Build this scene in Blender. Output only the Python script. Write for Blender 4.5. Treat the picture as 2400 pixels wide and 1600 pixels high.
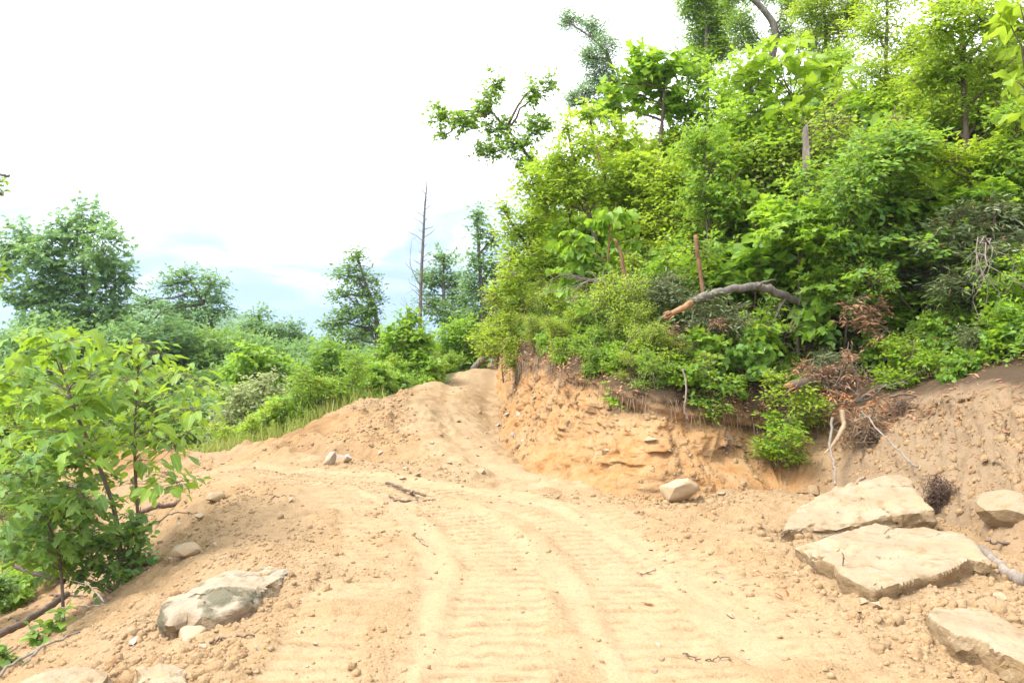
import bpy, bmesh, math, random
import numpy as np
from mathutils import Vector, Matrix
from mathutils.bvhtree import BVHTree

SC = bpy.context.scene
COL = SC.collection
for o in list(bpy.data.objects):
    bpy.data.objects.remove(o)

# ------------------------------------------------------------------ camera
EYE = 1.6
FPX = 28.0 / 36.0 * 2400.0          # focal length in photograph pixels
cam_d = bpy.data.cameras.new('camera')
cam_d.lens = 28.0
cam_d.sensor_width = 36.0
cam_d.clip_start = 0.05
cam_d.clip_end = 6000.0
cam = bpy.data.objects.new('camera', cam_d)
COL.objects.link(cam)
cam.location = (0, 0, EYE)
cam.rotation_euler = (math.radians(90), 0, 0)
SC.camera = cam

# ------------------------------------------------------------------ sky and sun (bright overcast)
SUN_EL, SUN_AZ = math.radians(57), math.radians(-105)      # azimuth from +Y towards +X
world = bpy.data.worlds.new('World')
SC.world = world
world.use_nodes = True
nt = world.node_tree
nt.nodes.clear()
w_out = nt.nodes.new('ShaderNodeOutputWorld')
w_bg = nt.nodes.new('ShaderNodeBackground')
w_bg.inputs['Strength'].default_value = 0.10
w_sky = nt.nodes.new('ShaderNodeTexSky')
w_sky.sky_type = 'NISHITA'
w_sky.sun_disc = False
w_sky.sun_elevation = SUN_EL
w_sky.sun_rotation = SUN_AZ
w_sky.air_density = 1.0
w_sky.dust_density = 0.2
w_tc = nt.nodes.new('ShaderNodeTexCoord')
w_up = nt.nodes.new('ShaderNodeVectorMath'); w_up.operation = 'ADD'; w_up.inputs[1].default_value = (0, 0, 0.45)
nt.links.new(w_tc.outputs['Generated'], w_up.inputs[0])
nt.links.new(w_up.outputs[0], w_sky.inputs['Vector'])
w_sep = nt.nodes.new('ShaderNodeSeparateXYZ')
nt.links.new(w_tc.outputs['Generated'], w_sep.inputs[0])
# cloud deck: direction projected on a high flat layer, so streaks flatten towards the horizon
w_add = nt.nodes.new('ShaderNodeMath'); w_add.operation = 'ADD'; w_add.inputs[1].default_value = 0.16
nt.links.new(w_sep.outputs['Z'], w_add.inputs[0])
w_dx = nt.nodes.new('ShaderNodeMath'); w_dx.operation = 'DIVIDE'
w_dy = nt.nodes.new('ShaderNodeMath'); w_dy.operation = 'DIVIDE'
nt.links.new(w_sep.outputs['X'], w_dx.inputs[0]); nt.links.new(w_add.outputs[0], w_dx.inputs[1])
nt.links.new(w_sep.outputs['Y'], w_dy.inputs[0]); nt.links.new(w_add.outputs[0], w_dy.inputs[1])
w_cmb = nt.nodes.new('ShaderNodeCombineXYZ')
nt.links.new(w_dx.outputs[0], w_cmb.inputs[0]); nt.links.new(w_dy.outputs[0], w_cmb.inputs[1])
w_n = nt.nodes.new('ShaderNodeTexNoise')
w_n.inputs['Scale'].default_value = 0.9
w_n.inputs['Detail'].default_value = 7.0
w_n.inputs['Roughness'].default_value = 0.55
w_n.inputs['Distortion'].default_value = 1.5
nt.links.new(w_cmb.outputs[0], w_n.inputs['Vector'])
# cover grows with height above the horizon
w_cov = nt.nodes.new('ShaderNodeMapRange')
w_cov.inputs['From Min'].default_value = 0.02
w_cov.inputs['From Max'].default_value = 0.26
w_cov.inputs['To Min'].default_value = -0.16
w_cov.inputs['To Max'].default_value = 0.50
nt.links.new(w_sep.outputs['Z'], w_cov.inputs['Value'])
w_sum = nt.nodes.new('ShaderNodeMath'); w_sum.operation = 'ADD'
nt.links.new(w_n.outputs['Fac'], w_sum.inputs[0]); nt.links.new(w_cov.outputs[0], w_sum.inputs[1])
w_rmp = nt.nodes.new('ShaderNodeMapRange')
w_rmp.interpolation_type = 'SMOOTHSTEP'
w_rmp.inputs['From Min'].default_value = 0.38
w_rmp.inputs['From Max'].default_value = 1.25
w_rmp.inputs['To Min'].default_value = 0.02
nt.links.new(w_sum.outputs[0], w_rmp.inputs['Value'])
w_mix = nt.nodes.new('ShaderNodeMix'); w_mix.data_type = 'RGBA'
nt.links.new(w_rmp.outputs[0], w_mix.inputs['Factor'])
w_dim = nt.nodes.new('ShaderNodeMix'); w_dim.data_type = 'RGBA'; w_dim.blend_type = 'MULTIPLY'
w_dim.inputs['Factor'].default_value = 1.0
w_dim.inputs['B'].default_value = (1.02, 0.97, 0.88, 1)
nt.links.new(w_sky.outputs[0], w_dim.inputs['A'])
nt.links.new(w_dim.outputs['Result'], w_mix.inputs['A'])
w_mix.inputs['B'].default_value = (8.9, 9.1, 9.4, 1)
nt.links.new(w_mix.outputs['Result'], w_bg.inputs['Color'])
nt.links.new(w_bg.outputs[0], w_out.inputs[0])

sun_d = bpy.data.lights.new('sun', 'SUN')
sun_d.energy = 1.7
sun_d.angle = math.radians(18)
sun_d.color = (1.0, 0.95, 0.86)
sun = bpy.data.objects.new('sun', sun_d)
COL.objects.link(sun)
sdir = Vector((math.sin(SUN_AZ) * math.cos(SUN_EL), math.cos(SUN_AZ) * math.cos(SUN_EL), math.sin(SUN_EL)))
sun.rotation_euler = sdir.to_track_quat('Z', 'Y').to_euler()
sun.location = sdir * 60

SC.view_settings.view_transform = 'Standard'
SC.view_settings.look = 'None'
SC.view_settings.gamma = 1.0
SC.view_settings.use_curve_mapping = False
SC.view_settings.exposure = 1.9
SC.render.engine = 'CYCLES'
SC.cycles.max_bounces = 6
SC.cycles.diffuse_bounces = 3
SC.cycles.transmission_bounces = 4

# ------------------------------------------------------------------ helpers
RNG = np.random.default_rng(7)


def at(px, py, Y):
    """a point of the place from its bearing in the photograph and its distance"""
    return np.array(((px - 1200.0) / FPX * Y, Y, EYE - (py - 800.0) / FPX * Y))


def _hash(ix, iy, iz, seed):
    h = (ix.astype(np.int64) * 374761393 + iy.astype(np.int64) * 668265263 + iz.astype(np.int64) * 2147483647 + seed * 1274126177) & 0xFFFFFFFF
    h = ((h ^ (h >> 13)) * 1274126177) & 0xFFFFFFFF
    h = ((h ^ (h >> 16)) * 2246822519) & 0xFFFFFFFF
    return ((h ^ (h >> 15)) & 0xFFFFFF) / float(0xFFFFFF)


def vnoise(x, y, z, seed=0):
    x0 = np.floor(x); y0 = np.floor(y); z0 = np.floor(z)
    fx = x - x0; fy = y - y0; fz = z - z0
    fx = fx * fx * (3 - 2 * fx); fy = fy * fy * (3 - 2 * fy); fz = fz * fz * (3 - 2 * fz)
    r = 0
    for dx in (0, 1):
        for dy in (0, 1):
            for dz in (0, 1):
                w = (fx if dx else 1 - fx) * (fy if dy else 1 - fy) * (fz if dz else 1 - fz)
                r = r + w * _hash(x0 + dx, y0 + dy, z0 + dz, seed)
    return r * 2 - 1


def noise2(x, y, seed=0):
    x0 = np.floor(x); y0 = np.floor(y)
    fx = x - x0; fy = y - y0
    fx = fx * fx * (3 - 2 * fx); fy = fy * fy * (3 - 2 * fy)
    zz = np.zeros_like(x0)
    a = _hash(x0, y0, zz, seed); b = _hash(x0 + 1, y0, zz, seed)
    c = _hash(x0, y0 + 1, zz, seed); d = _hash(x0 + 1, y0 + 1, zz, seed)
    return ((a * (1 - fx) + b * fx) * (1 - fy) + (c * (1 - fx) + d * fx) * fy) * 2 - 1


def fbm2(x, y, octs=4, seed=0, gain=0.5):
    r = 0; a = 1.0; f = 1.0; t = 0
    for i in range(octs):
        r = r + a * noise2(x * f + 17.3 * i, y * f - 9.1 * i, seed + i); t += a
        a *= gain; f *= 2.03
    return r / t


def fbm3(x, y, z, octs=4, seed=0, gain=0.5):
    r = 0; a = 1.0; f = 1.0; t = 0
    for i in range(octs):
        r = r + a * vnoise(x * f + 7.7 * i, y * f - 3.1 * i, z * f + 5.5 * i, seed + i); t += a
        a *= gain; f *= 2.03
    return r / t


def lumps2(x, y, seed, fill=0.7):
    """rounded clods, one per cell: height 0..1"""
    x0 = np.floor(x); y0 = np.floor(y)
    zz = np.zeros_like(x0)
    out = np.zeros_like(x)
    for dx in (-1, 0, 1):
        for dy in (-1, 0, 1):
            cx = x0 + dx; cy = y0 + dy
            jx = cx + _hash(cx, cy, zz, seed); jy = cy + _hash(cx, cy, zz + 1, seed)
            r = 0.22 + 0.45 * _hash(cx, cy, zz + 2, seed)
            keep = _hash(cx, cy, zz + 3, seed) < fill
            d2 = (x - jx) ** 2 + (y - jy) ** 2
            h = np.sqrt(np.clip(1 - d2 / (r * r), 0, 1)) * r * 1.4 * keep
            out = np.maximum(out, h)
    return out


def cells2(x, y, seed):
    """flat-sided chunks: one random level per irregular cell"""
    x0 = np.floor(x); y0 = np.floor(y)
    zz = np.zeros_like(x0)
    best = np.full(x.shape, 9.0); val = np.zeros_like(x)
    for dx in (-1, 0, 1):
        for dy in (-1, 0, 1):
            cx = x0 + dx; cy = y0 + dy
            jx = cx + _hash(cx, cy, zz, seed); jy = cy + _hash(cx, cy, zz + 1, seed)
            gx = _hash(cx, cy, zz + 4, seed) - 0.5; gy = _hash(cx, cy, zz + 5, seed) - 0.5
            d = (x - jx) ** 2 + (y - jy) ** 2
            m = d < best
            best = np.where(m, d, best)
            val = np.where(m, _hash(cx, cy, zz + 2, seed) * 2 - 1 + 1.6 * (gx * (x - jx) + gy * (y - jy)), val)
    return val


def smooth(a, b, x):
    t = np.clip((x - a) / (b - a), 0, 1)
    return t * t * (3 - 2 * t)


def poly_dist(x, y, pts):
    """distance to an open polyline and arc length of the nearest point"""
    best = np.full(x.shape, 1e9); arc = np.zeros(x.shape); side = np.zeros(x.shape); run = 0.0
    for (ax, ay), (bx, by) in zip(pts[:-1], pts[1:]):
        ex, ey = bx - ax, by - ay
        L2 = ex * ex + ey * ey; L = math.sqrt(L2)
        t = np.clip(((x - ax) * ex + (y - ay) * ey) / L2, 0, 1)
        dx = x - ax - t * ex; dy = y - ay - t * ey
        d = np.sqrt(dx * dx + dy * dy)
        m = d < best
        best = np.where(m, d, best); arc = np.where(m, run + t * L, arc)
        side = np.where(m, np.sign(ex * dy - ey * dx) * d, side)
        run += L
    return best, arc, side


def in_poly(x, y, pts):
    c = np.zeros(x.shape, bool)
    n = len(pts)
    for i in range(n):
        x1, y1 = pts[i]; x2, y2 = pts[(i + 1) % n]
        if y1 == y2:
            continue
        k = ((y1 > y) != (y2 > y)) & (x < (x2 - x1) * (y - y1) / (y2 - y1) + x1)
        c ^= k
    return c


def spline(pts, n):
    """Catmull-Rom through pts, n samples"""
    P = np.array(pts, float)
    if len(P) == 2:
        t = np.linspace(0, 1, n)[:, None]
        return P[0] * (1 - t) + P[1] * t
    Q = np.vstack([2 * P[0] - P[1], P, 2 * P[-1] - P[-2]])
    out = []
    for u in np.linspace(0, len(P) - 1 - 1e-6, n):
        i = int(u); t = u - i
        p0, p1, p2, p3 = Q[i], Q[i + 1], Q[i + 2], Q[i + 3]
        out.append(0.5 * ((2 * p1) + (-p0 + p2) * t + (2 * p0 - 5 * p1 + 4 * p2 - p3) * t * t + (-p0 + 3 * p1 - 3 * p2 + p3) * t ** 3))
    return np.array(out)


def new_mesh(name, V, F, attrs=None, mat=None, shade=False):
    V = np.ascontiguousarray(V, np.float32); F = np.ascontiguousarray(F, np.int32)
    me = bpy.data.meshes.new(name)
    me.vertices.add(len(V)); me.vertices.foreach_set('co', V.ravel())
    k = F.shape[1]
    me.loops.add(F.size); me.loops.foreach_set('vertex_index', F.ravel())
    me.polygons.add(len(F))
    me.polygons.foreach_set('loop_start', np.arange(0, F.size, k, dtype=np.int32))
    me.polygons.foreach_set('loop_total', np.full(len(F), k, np.int32))
    if shade:
        me.polygons.foreach_set('use_smooth', np.ones(len(F), bool))
    me.update(calc_edges=True)
    for an, av in (attrs or {}).items():
        av = np.ascontiguousarray(av, np.float32)
        if av.ndim == 1:
            me.attributes.new(an, 'FLOAT', 'POINT').data.foreach_set('value', av)
        else:
            me.attributes.new(an, 'FLOAT_VECTOR', 'POINT').data.foreach_set('vector', av.ravel())
    if mat:
        me.materials.append(mat)
    return me


def obj(name, data, parent=None, loc=None, kind=None):
    o = bpy.data.objects.new(name, data)
    COL.objects.link(o)
    if parent is not None:
        o.parent = parent
    if loc is not None:
        o.location = tuple(float(v) for v in loc)
    if kind:
        o['kind'] = kind
    return o


def tag(o, label, cat, group=None):
    o['label'] = label
    o['category'] = cat
    if group:
        o['group'] = group
    return o


def root(name, label, cat, loc, group=None):
    o = obj(name, None, loc=loc)
    o.empty_display_size = 0.1
    return tag(o, label, cat, group)


def copy_tree(o, loc, rz=0.0, sc=1.0, label=None, group=None, rx=0.0):
    c = o.copy(); COL.objects.link(c)
    c.location = tuple(float(v) for v in loc); c.rotation_euler = (rx, 0, rz)
    c.scale = (sc, sc, sc) if not hasattr(sc, '__len__') else sc
    if label:
        c['label'] = label
    if group:
        c['group'] = group
    for ch in o.children:
        d = ch.copy(); COL.objects.link(d); d.parent = c
        for g in ch.children:
            e = g.copy(); COL.objects.link(e); e.parent = d
    return c


# ------------------------------------------------------------------ materials
def mat_new(name):
    m = bpy.data.materials.new(name)
    m.use_nodes = True
    n = m.node_tree
    n.nodes.clear()
    out = n.nodes.new('ShaderNodeOutputMaterial')
    return m, n, out


def N(n, t, **kw):
    d = n.nodes.new(t)
    for k, v in kw.items():
        if k in d.inputs:
            d.inputs[k].default_value = v
        else:
            setattr(d, k, v)
    return d


def mixc(n, fac, a, b, blend='MIX'):
    m = n.nodes.new('ShaderNodeMix'); m.data_type = 'RGBA'; m.blend_type = blend
    for key, v in (('Factor', fac), ('A', a), ('B', b)):
        if isinstance(v, bpy.types.NodeSocket):
            n.links.new(v, m.inputs[key])
        elif key == 'Factor':
            m.inputs['Factor'].default_value = v
        else:
            m.inputs[key].default_value = (*v, 1)
    return m.outputs['Result']


def maprange(n, v, a, b, c=0.0, d=1.0):
    m = n.nodes.new('ShaderNodeMapRange')
    m.inputs['From Min'].default_value = a; m.inputs['From Max'].default_value = b
    m.inputs['To Min'].default_value = c; m.inputs['To Max'].default_value = d
    n.links.new(v, m.inputs['Value'])
    return m.outputs[0]


def noise(n, vec, scale, detail=4.0, rough=0.55, out='Fac'):
    t = N(n, 'ShaderNodeTexNoise', Scale=scale, Detail=detail, Roughness=rough)
    n.links.new(vec, t.inputs['Vector'])
    return t.outputs[out]


def bump(n, h, strength, dist, prev=None):
    b = N(n, 'ShaderNodeBump', Strength=strength, Distance=dist)
    n.links.new(h, b.inputs['Height'])
    if prev is not None:
        n.links.new(prev, b.inputs['Normal'])
    return b.outputs[0]


def attr(n, name, out='Fac'):
    a = n.nodes.new('ShaderNodeAttribute'); a.attribute_name = name
    return a.outputs[out]


def leaf_mat(name, dark, light, gold, trans=0.35, rough=0.5, brown=(0.16, 0.07, 0.03), veins=False):
    """tint attribute: x = dark..light, y = towards gold, z = withered"""
    m, n, out = mat_new(name)
    a = n.nodes.new('ShaderNodeAttribute'); a.attribute_name = 'tint'
    sep = n.nodes.new('ShaderNodeSeparateXYZ'); n.links.new(a.outputs['Vector'], sep.inputs[0])
    oi = n.nodes.new('ShaderNodeObjectInfo')
    c = mixc(n, sep.outputs['X'], dark, light)
    g = n.nodes.new('ShaderNodeMath'); g.operation = 'MULTIPLY_ADD'
    n.links.new(oi.outputs['Random'], g.inputs[0]); g.inputs[1].default_value = 0.30
    n.links.new(sep.outputs['Y'], g.inputs[2]); g.use_clamp = True
    c = mixc(n, g.outputs[0], c, gold)
    c = mixc(n, sep.outputs['Z'], c, brown)
    if veins:      # midrib and side veins of the large leaves
        tc = n.nodes.new('ShaderNodeTexCoord')
        sx = n.nodes.new('ShaderNodeSeparateXYZ'); n.links.new(tc.outputs['Object'], sx.inputs[0])
        ab = N(n, 'ShaderNodeMath', operation='ABSOLUTE'); n.links.new(sx.outputs['X'], ab.inputs[0])
        mid = maprange(n, ab.outputs[0], 0.012, 0.03, 0.55, 0.0)
        ma = N(n, 'ShaderNodeMath', operation='MULTIPLY_ADD'); n.links.new(ab.outputs[0], ma.inputs[0]); ma.inputs[1].default_value = -0.9; n.links.new(sx.outputs['Y'], ma.inputs[2])
        mu = N(n, 'ShaderNodeMath', operation='MULTIPLY'); n.links.new(ma.outputs[0], mu.inputs[0]); mu.inputs[1].default_value = 48.0
        sn_ = N(n, 'ShaderNodeMath', operation='SINE'); n.links.new(mu.outputs[0], sn_.inputs[0])
        c = mixc(n, maprange(n, sn_.outputs[0], 0.7, 1.0, 0.0, 0.30), c, tuple(v * 1.4 for v in light))
        c = mixc(n, mid, c, tuple(min(1, v * 1.5) for v in gold))
        c = mixc(n, maprange(n, noise(n, tc.outputs['Object'], 5, 3), 0.45, 0.75, 0, 0.35), c, dark)
    p = N(n, 'ShaderNodeBsdfPrincipled', Roughness=rough)
    p.inputs['Specular IOR Level'].default_value = 0.5
    n.links.new(c, p.inputs['Base Color'])
    t = n.nodes.new('ShaderNodeBsdfTranslucent')
    tc = mixc(n, 0.55, c, tuple(min(1, v * 1.9) for v in gold))
    n.links.new(tc, t.inputs['Color'])
    mx = n.nodes.new('ShaderNodeMixShader'); mx.inputs[0].default_value = trans
    n.links.new(p.outputs[0], mx.inputs[1]); n.links.new(t.outputs[0], mx.inputs[2])
    n.links.new(mx.outputs[0], out.inputs[0])
    return m


def bark_mat(name, a, b, scale=30.0, rough=0.85, stretch=0.25):
    m, n, out = mat_new(name)
    tc = n.nodes.new('ShaderNodeTexCoord')
    mp = n.nodes.new('ShaderNodeMapping'); mp.inputs['Scale'].default_value = (1, 1, stretch)
    n.links.new(tc.outputs['Object'], mp.inputs[0])
    f = noise(n, mp.outputs[0], scale, 5, 0.65)
    f2 = noise(n, tc.outputs['Object'], scale * 0.15, 3)
    c = mixc(n, maprange(n, f, 0.3, 0.7), a, b)
    c = mixc(n, maprange(n, f2, 0.35, 0.65, 0, 0.5), c, tuple(v * 0.6 for v in a))
    p = N(n, 'ShaderNodeBsdfPrincipled', Roughness=rough)
    n.links.new(c, p.inputs['Base Color'])
    n.links.new(bump(n, f, 0.6, 0.01), p.inputs['Normal'])
    n.links.new(p.outputs[0], out.inputs[0])
    return m


def rock_mat(name, base, stain, pale, scale=1.0, dark=None, inner=0.62, bs=1.0):
    m, n, out = mat_new(name)
    tc = n.nodes.new('ShaderNodeTexCoord')
    v = tc.outputs['Object']
    f1 = noise(n, v, 2.2 * scale, 6, 0.6)
    f2 = noise(n, v, 9 * scale, 5, 0.65)
    mp = n.nodes.new('ShaderNodeMapping'); mp.inputs['Scale'].default_value = (1.2, 1.2, 2.6)
    n.links.new(v, mp.inputs[0])
    f3 = noise(n, mp.outputs[0], 4 * scale, 5, 0.6)
    f4 = noise(n, v, 70 * scale, 3, 0.7)
    c = mixc(n, maprange(n, f1, 0.38, 0.62), base, pale)
    c = mixc(n, maprange(n, f2, 0.50, 0.70, 0, 0.85), c, stain)
    # faces that turn from level to steep take a darker stain colour
    geo = n.nodes.new('ShaderNodeNewGeometry')
    sp = n.nodes.new('ShaderNodeSeparateXYZ'); n.links.new(geo.outputs['True Normal'], sp.inputs[0])
    c = mixc(n, maprange(n, sp.outputs['Z'], 0.75, 0.35, 0, 0.75), c, mixc(n, maprange(n, f3, 0.35, 0.65), stain, tuple(x * inner for x in stain)))
    dust = mixc(n, f2, (0.33, 0.226, 0.118), (0.40, 0.29, 0.165))
    c = mixc(n, maprange(n, noise(n, v, 3.1 * scale, 5, 0.7), 0.52, 0.64, 0, 0.55), c, dust)
    if dark:
        c = mixc(n, maprange(n, f1, 0.50, 0.58, 0, 0.85), c, dark)
    c = mixc(n, maprange(n, f4, 0.3, 0.75, 0, 0.25), c, tuple(x * 0.55 for x in base))
    p = N(n, 'ShaderNodeBsdfPrincipled', Roughness=0.9)
    p.inputs['Specular IOR Level'].default_value = 0.2
    n.links.new(c, p.inputs['Base Color'])
    b = bump(n, f3, 0.8, 0.04 * bs)
    b = bump(n, f2, 0.7, 0.025 * bs, b)
    b = bump(n, f4, 0.5, 0.004 * bs, b)
    n.links.new(b, p.inputs['Normal'])
    n.links.new(p.outputs[0], out.inputs[0])
    return m


def dirt_mat():
    m, n, out = mat_new('dirt')
    tc = n.nodes.new('ShaderNodeTexCoord'); v = tc.outputs['Object']
    lane = attr(n, 'lane'); green = attr(n, 'green'); clay = attr(n, 'clay')
    f0 = noise(n, v, 0.5, 4); f1 = noise(n, v, 3.0, 6, 0.6); f2 = noise(n, v, 22, 5, 0.65); f3 = noise(n, v, 120, 4, 0.7)
    c = mixc(n, maprange(n, f1, 0.3, 0.7), (0.285, 0.188, 0.098), (0.362, 0.250, 0.138))
    c = mixc(n, maprange(n, f0, 0.42, 0.62, 0, 0.45), c, (0.340, 0.255, 0.163))
    c = mixc(n, clay, c, (0.345, 0.205, 0.094))
    ln = n.nodes.new('ShaderNodeMath'); ln.operation = 'MULTIPLY'; ln.use_clamp = True
    n.links.new(lane, ln.inputs[0]); n.links.new(maprange(n, f2, 0.28, 0.62, 0.15, 0.95), ln.inputs[1])
    c = mixc(n, ln.outputs[0], c, (0.430, 0.325, 0.205))
    c = mixc(n, maprange(n, f2, 0.48, 0.68, 0, 0.6), c, (0.225, 0.140, 0.068))
    c = mixc(n, maprange(n, f3, 0.28, 0.62, 0.5, 0.0), c, (0.170, 0.100, 0.046))  # dark mottling here and above: crevice shade painted into the soil colour
    c = mixc(n, maprange(n, clay, 0.70, 0.95, 0.0, 0.8), c, (0.185, 0.105, 0.045))  # track creases: orange soil, darkened further as painted shade
    c = mixc(n, green, c, mixc(n, f2, (0.055, 0.06, 0.025), (0.10, 0.10, 0.04)))
    p = N(n, 'ShaderNodeBsdfPrincipled', Roughness=0.95)
    p.inputs['Specular IOR Level'].default_value = 0.15
    n.links.new(c, p.inputs['Base Color'])
    vo = N(n, 'ShaderNodeTexVoronoi', Scale=48.0)
    wv = N(n, 'ShaderNodeVectorMath', operation='ADD'); n.links.new(v, wv.inputs[0]); ws = N(n, 'ShaderNodeVectorMath', operation='SCALE'); ws.inputs['Scale'].default_value = 0.025; n.links.new(noise(n, v, 30, 3, 0.6, 'Color'), ws.inputs[0]); n.links.new(ws.outputs[0], wv.inputs[1])
    n.links.new(wv.outputs[0], vo.inputs['Vector'])
    inv = maprange(n, vo.outputs['Distance'], 0.0, 0.7, 1.0, 0.0)
    lo = N(n, 'ShaderNodeMath', operation='MULTIPLY'); n.links.new(inv, lo.inputs[0]); n.links.new(maprange(n, lane, 0.1, 0.7, 1.0, 0.12), lo.inputs[1])
    b = bump(n, lo.outputs[0], 0.6, 0.012)
    b = bump(n, f2, 0.5, 0.02, b)
    b = bump(n, f3, 0.6, 0.005, b)
    n.links.new(b, p.inputs['Normal'])
    n.links.new(p.outputs[0], out.inputs[0])
    return m


def bank_mat():
    m, n, out = mat_new('bank_soil')
    tc = n.nodes.new('ShaderNodeTexCoord'); v = tc.outputs['Object']
    soil = attr(n, 'soil'); grey = attr(n, 'grey'); hum = attr(n, 'humus')
    f0 = noise(n, v, 1.1, 5, 0.6); f1 = noise(n, v, 5, 6, 0.65); f2 = noise(n, v, 26, 5, 0.65); f3 = noise(n, v, 110, 4, 0.7)
    c = mixc(n, maprange(n, f1, 0.32, 0.68), (0.375, 0.182, 0.062), (0.430, 0.268, 0.132))
    c = mixc(n, maprange(n, f0, 0.45, 0.62, 0, 0.6), c, (0.360, 0.262, 0.150))
    c = mixc(n, maprange(n, f2, 0.5, 0.78, 0, 0.6), c, (0.20, 0.100, 0.034))
    c = mixc(n, grey, c, mixc(n, f1, (0.215, 0.157, 0.100), (0.290, 0.217, 0.142)))
    hs = n.nodes.new('ShaderNodeMath'); hs.operation = 'MULTIPLY_ADD'
    n.links.new(f1, hs.inputs[0]); hs.inputs[1].default_value = 0.7; n.links.new(hum, hs.inputs[2])
    c = mixc(n, maprange(n, hs.outputs[0], 0.66, 0.98), c, mixc(n, f2, (0.036, 0.025, 0.017), (0.095, 0.067, 0.045)))
    c = mixc(n, maprange(n, f3, 0.28, 0.60, 0.55, 0.0), c, (0.13, 0.072, 0.030))
    c = mixc(n, maprange(n, f1, 0.30, 0.42, 0.45, 0.0), c, (0.22, 0.120, 0.045))  # low spots of both noises darkened: crevice shade put into the colour
    p = N(n, 'ShaderNodeBsdfPrincipled', Roughness=0.95)
    p.inputs['Specular IOR Level'].default_value = 0.15
    n.links.new(c, p.inputs['Base Color'])
    b = bump(n, f1, 0.6, 0.05)
    b = bump(n, f2, 0.7, 0.02, b)
    b = bump(n, f3, 0.6, 0.005, b)
    n.links.new(b, p.inputs['Normal'])
    n.links.new(p.outputs[0], out.inputs[0])
    return m


M = {}
M['dirt'] = dirt_mat()
M['bank'] = bank_mat()
M['slab'] = rock_mat('sandstone_slab', (0.270, 0.205, 0.128), (0.215, 0.132, 0.056), (0.330, 0.268, 0.188))
M['boulder'] = rock_mat('weathered_boulder', (0.30, 0.235, 0.16), (0.24, 0.165, 0.09), (0.35, 0.30, 0.235), 1.3, dark=(0.085, 0.085, 0.052))
M['stone'] = rock_mat('road_stone', (0.350, 0.262, 0.160), (0.330, 0.225, 0.122), (0.41, 0.335, 0.245), 0.8, inner=0.9, bs=0.15)
M['stone_grey'] = rock_mat('grey_stone', (0.36, 0.312, 0.255), (0.32, 0.255, 0.18), (0.43, 0.385, 0.335), 0.8, inner=0.9, bs=0.15)
M['bark_brown'] = bark_mat('brown_bark', (0.10, 0.07, 0.05), (0.20, 0.145, 0.10))
M['bark_red'] = bark_mat('red_brown_bark', (0.17, 0.075, 0.04), (0.30, 0.15, 0.08))
M['bark_grey'] = bark_mat('grey_bark', (0.075, 0.060, 0.048), (0.30, 0.255, 0.215))
M['bark_pale'] = bark_mat('pale_dead_wood', (0.15, 0.12, 0.095), (0.31, 0.26, 0.21))
M['wood_raw'] = bark_mat('fresh_broken_wood', (0.26, 0.125, 0.05), (0.40, 0.225, 0.105), 45, 0.8, 0.1)
M['root'] = bark_mat('root_fibre', (0.10, 0.06, 0.04), (0.22, 0.14, 0.095))
M['root_tan'] = bark_mat('tan_root', (0.26, 0.18, 0.11), (0.42, 0.30, 0.19))
# leaves: dark, light, gold
M['lf_maple'] = leaf_mat('maple_leaf', (0.056, 0.158, 0.038), (0.147, 0.305, 0.038), (0.294, 0.418, 0.026), 0.42)
M['lf_deep'] = leaf_mat('deep_green_leaf', (0.036, 0.113, 0.048), (0.096, 0.226, 0.054), (0.226, 0.339, 0.036), 0.36)
M['lf_bright'] = leaf_mat('bright_leaf', (0.073, 0.181, 0.036), (0.169, 0.328, 0.036), (0.316, 0.452, 0.026), 0.46)
M['lf_gold'] = leaf_mat('yellow_green_leaf', (0.113, 0.237, 0.036), (0.249, 0.390, 0.034), (0.390, 0.486, 0.030), 0.48)
M['lf_far'] = leaf_mat('far_tree_leaf', (0.056, 0.147, 0.078), (0.136, 0.266, 0.096), (0.237, 0.362, 0.090), 0.40)
M['lf_laurel'] = leaf_mat('laurel_leaf', (0.045, 0.085, 0.035), (0.12, 0.17, 0.06), (0.20, 0.24, 0.07), 0.18, 0.35)
M['lf_dead'] = leaf_mat('dead_leaf', (0.20, 0.085, 0.04), (0.36, 0.19, 0.095), (0.42, 0.25, 0.13), 0.2, 0.7)
M['lf_rust'] = leaf_mat('rust_leaf', (0.26, 0.07, 0.025), (0.42, 0.15, 0.06), (0.45, 0.25, 0.10), 0.2, 0.7)
M['lf_pale'] = leaf_mat('pale_bush_leaf', (0.11, 0.17, 0.05), (0.27, 0.33, 0.13), (0.40, 0.42, 0.17), 0.35)
M['lf_sapling'] = leaf_mat('sapling_leaf', (0.045, 0.136, 0.038), (0.136, 0.294, 0.038), (0.305, 0.418, 0.026), 0.42, 0.6, veins=True)
M['lf_dusky'] = leaf_mat('maple_sapling_leaf', (0.036, 0.113, 0.046), (0.102, 0.237, 0.048), (0.226, 0.339, 0.036), 0.38, 0.6, veins=True)
M['lf_mag'] = leaf_mat('magnolia_leaf', (0.10, 0.20, 0.02), (0.19, 0.33, 0.02), (0.32, 0.43, 0.03), 0.42, 0.42, veins=True)
M['grass'] = leaf_mat('grass_blade', (0.09, 0.15, 0.025), (0.20, 0.29, 0.03), (0.36, 0.36, 0.09), 0.35)

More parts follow.
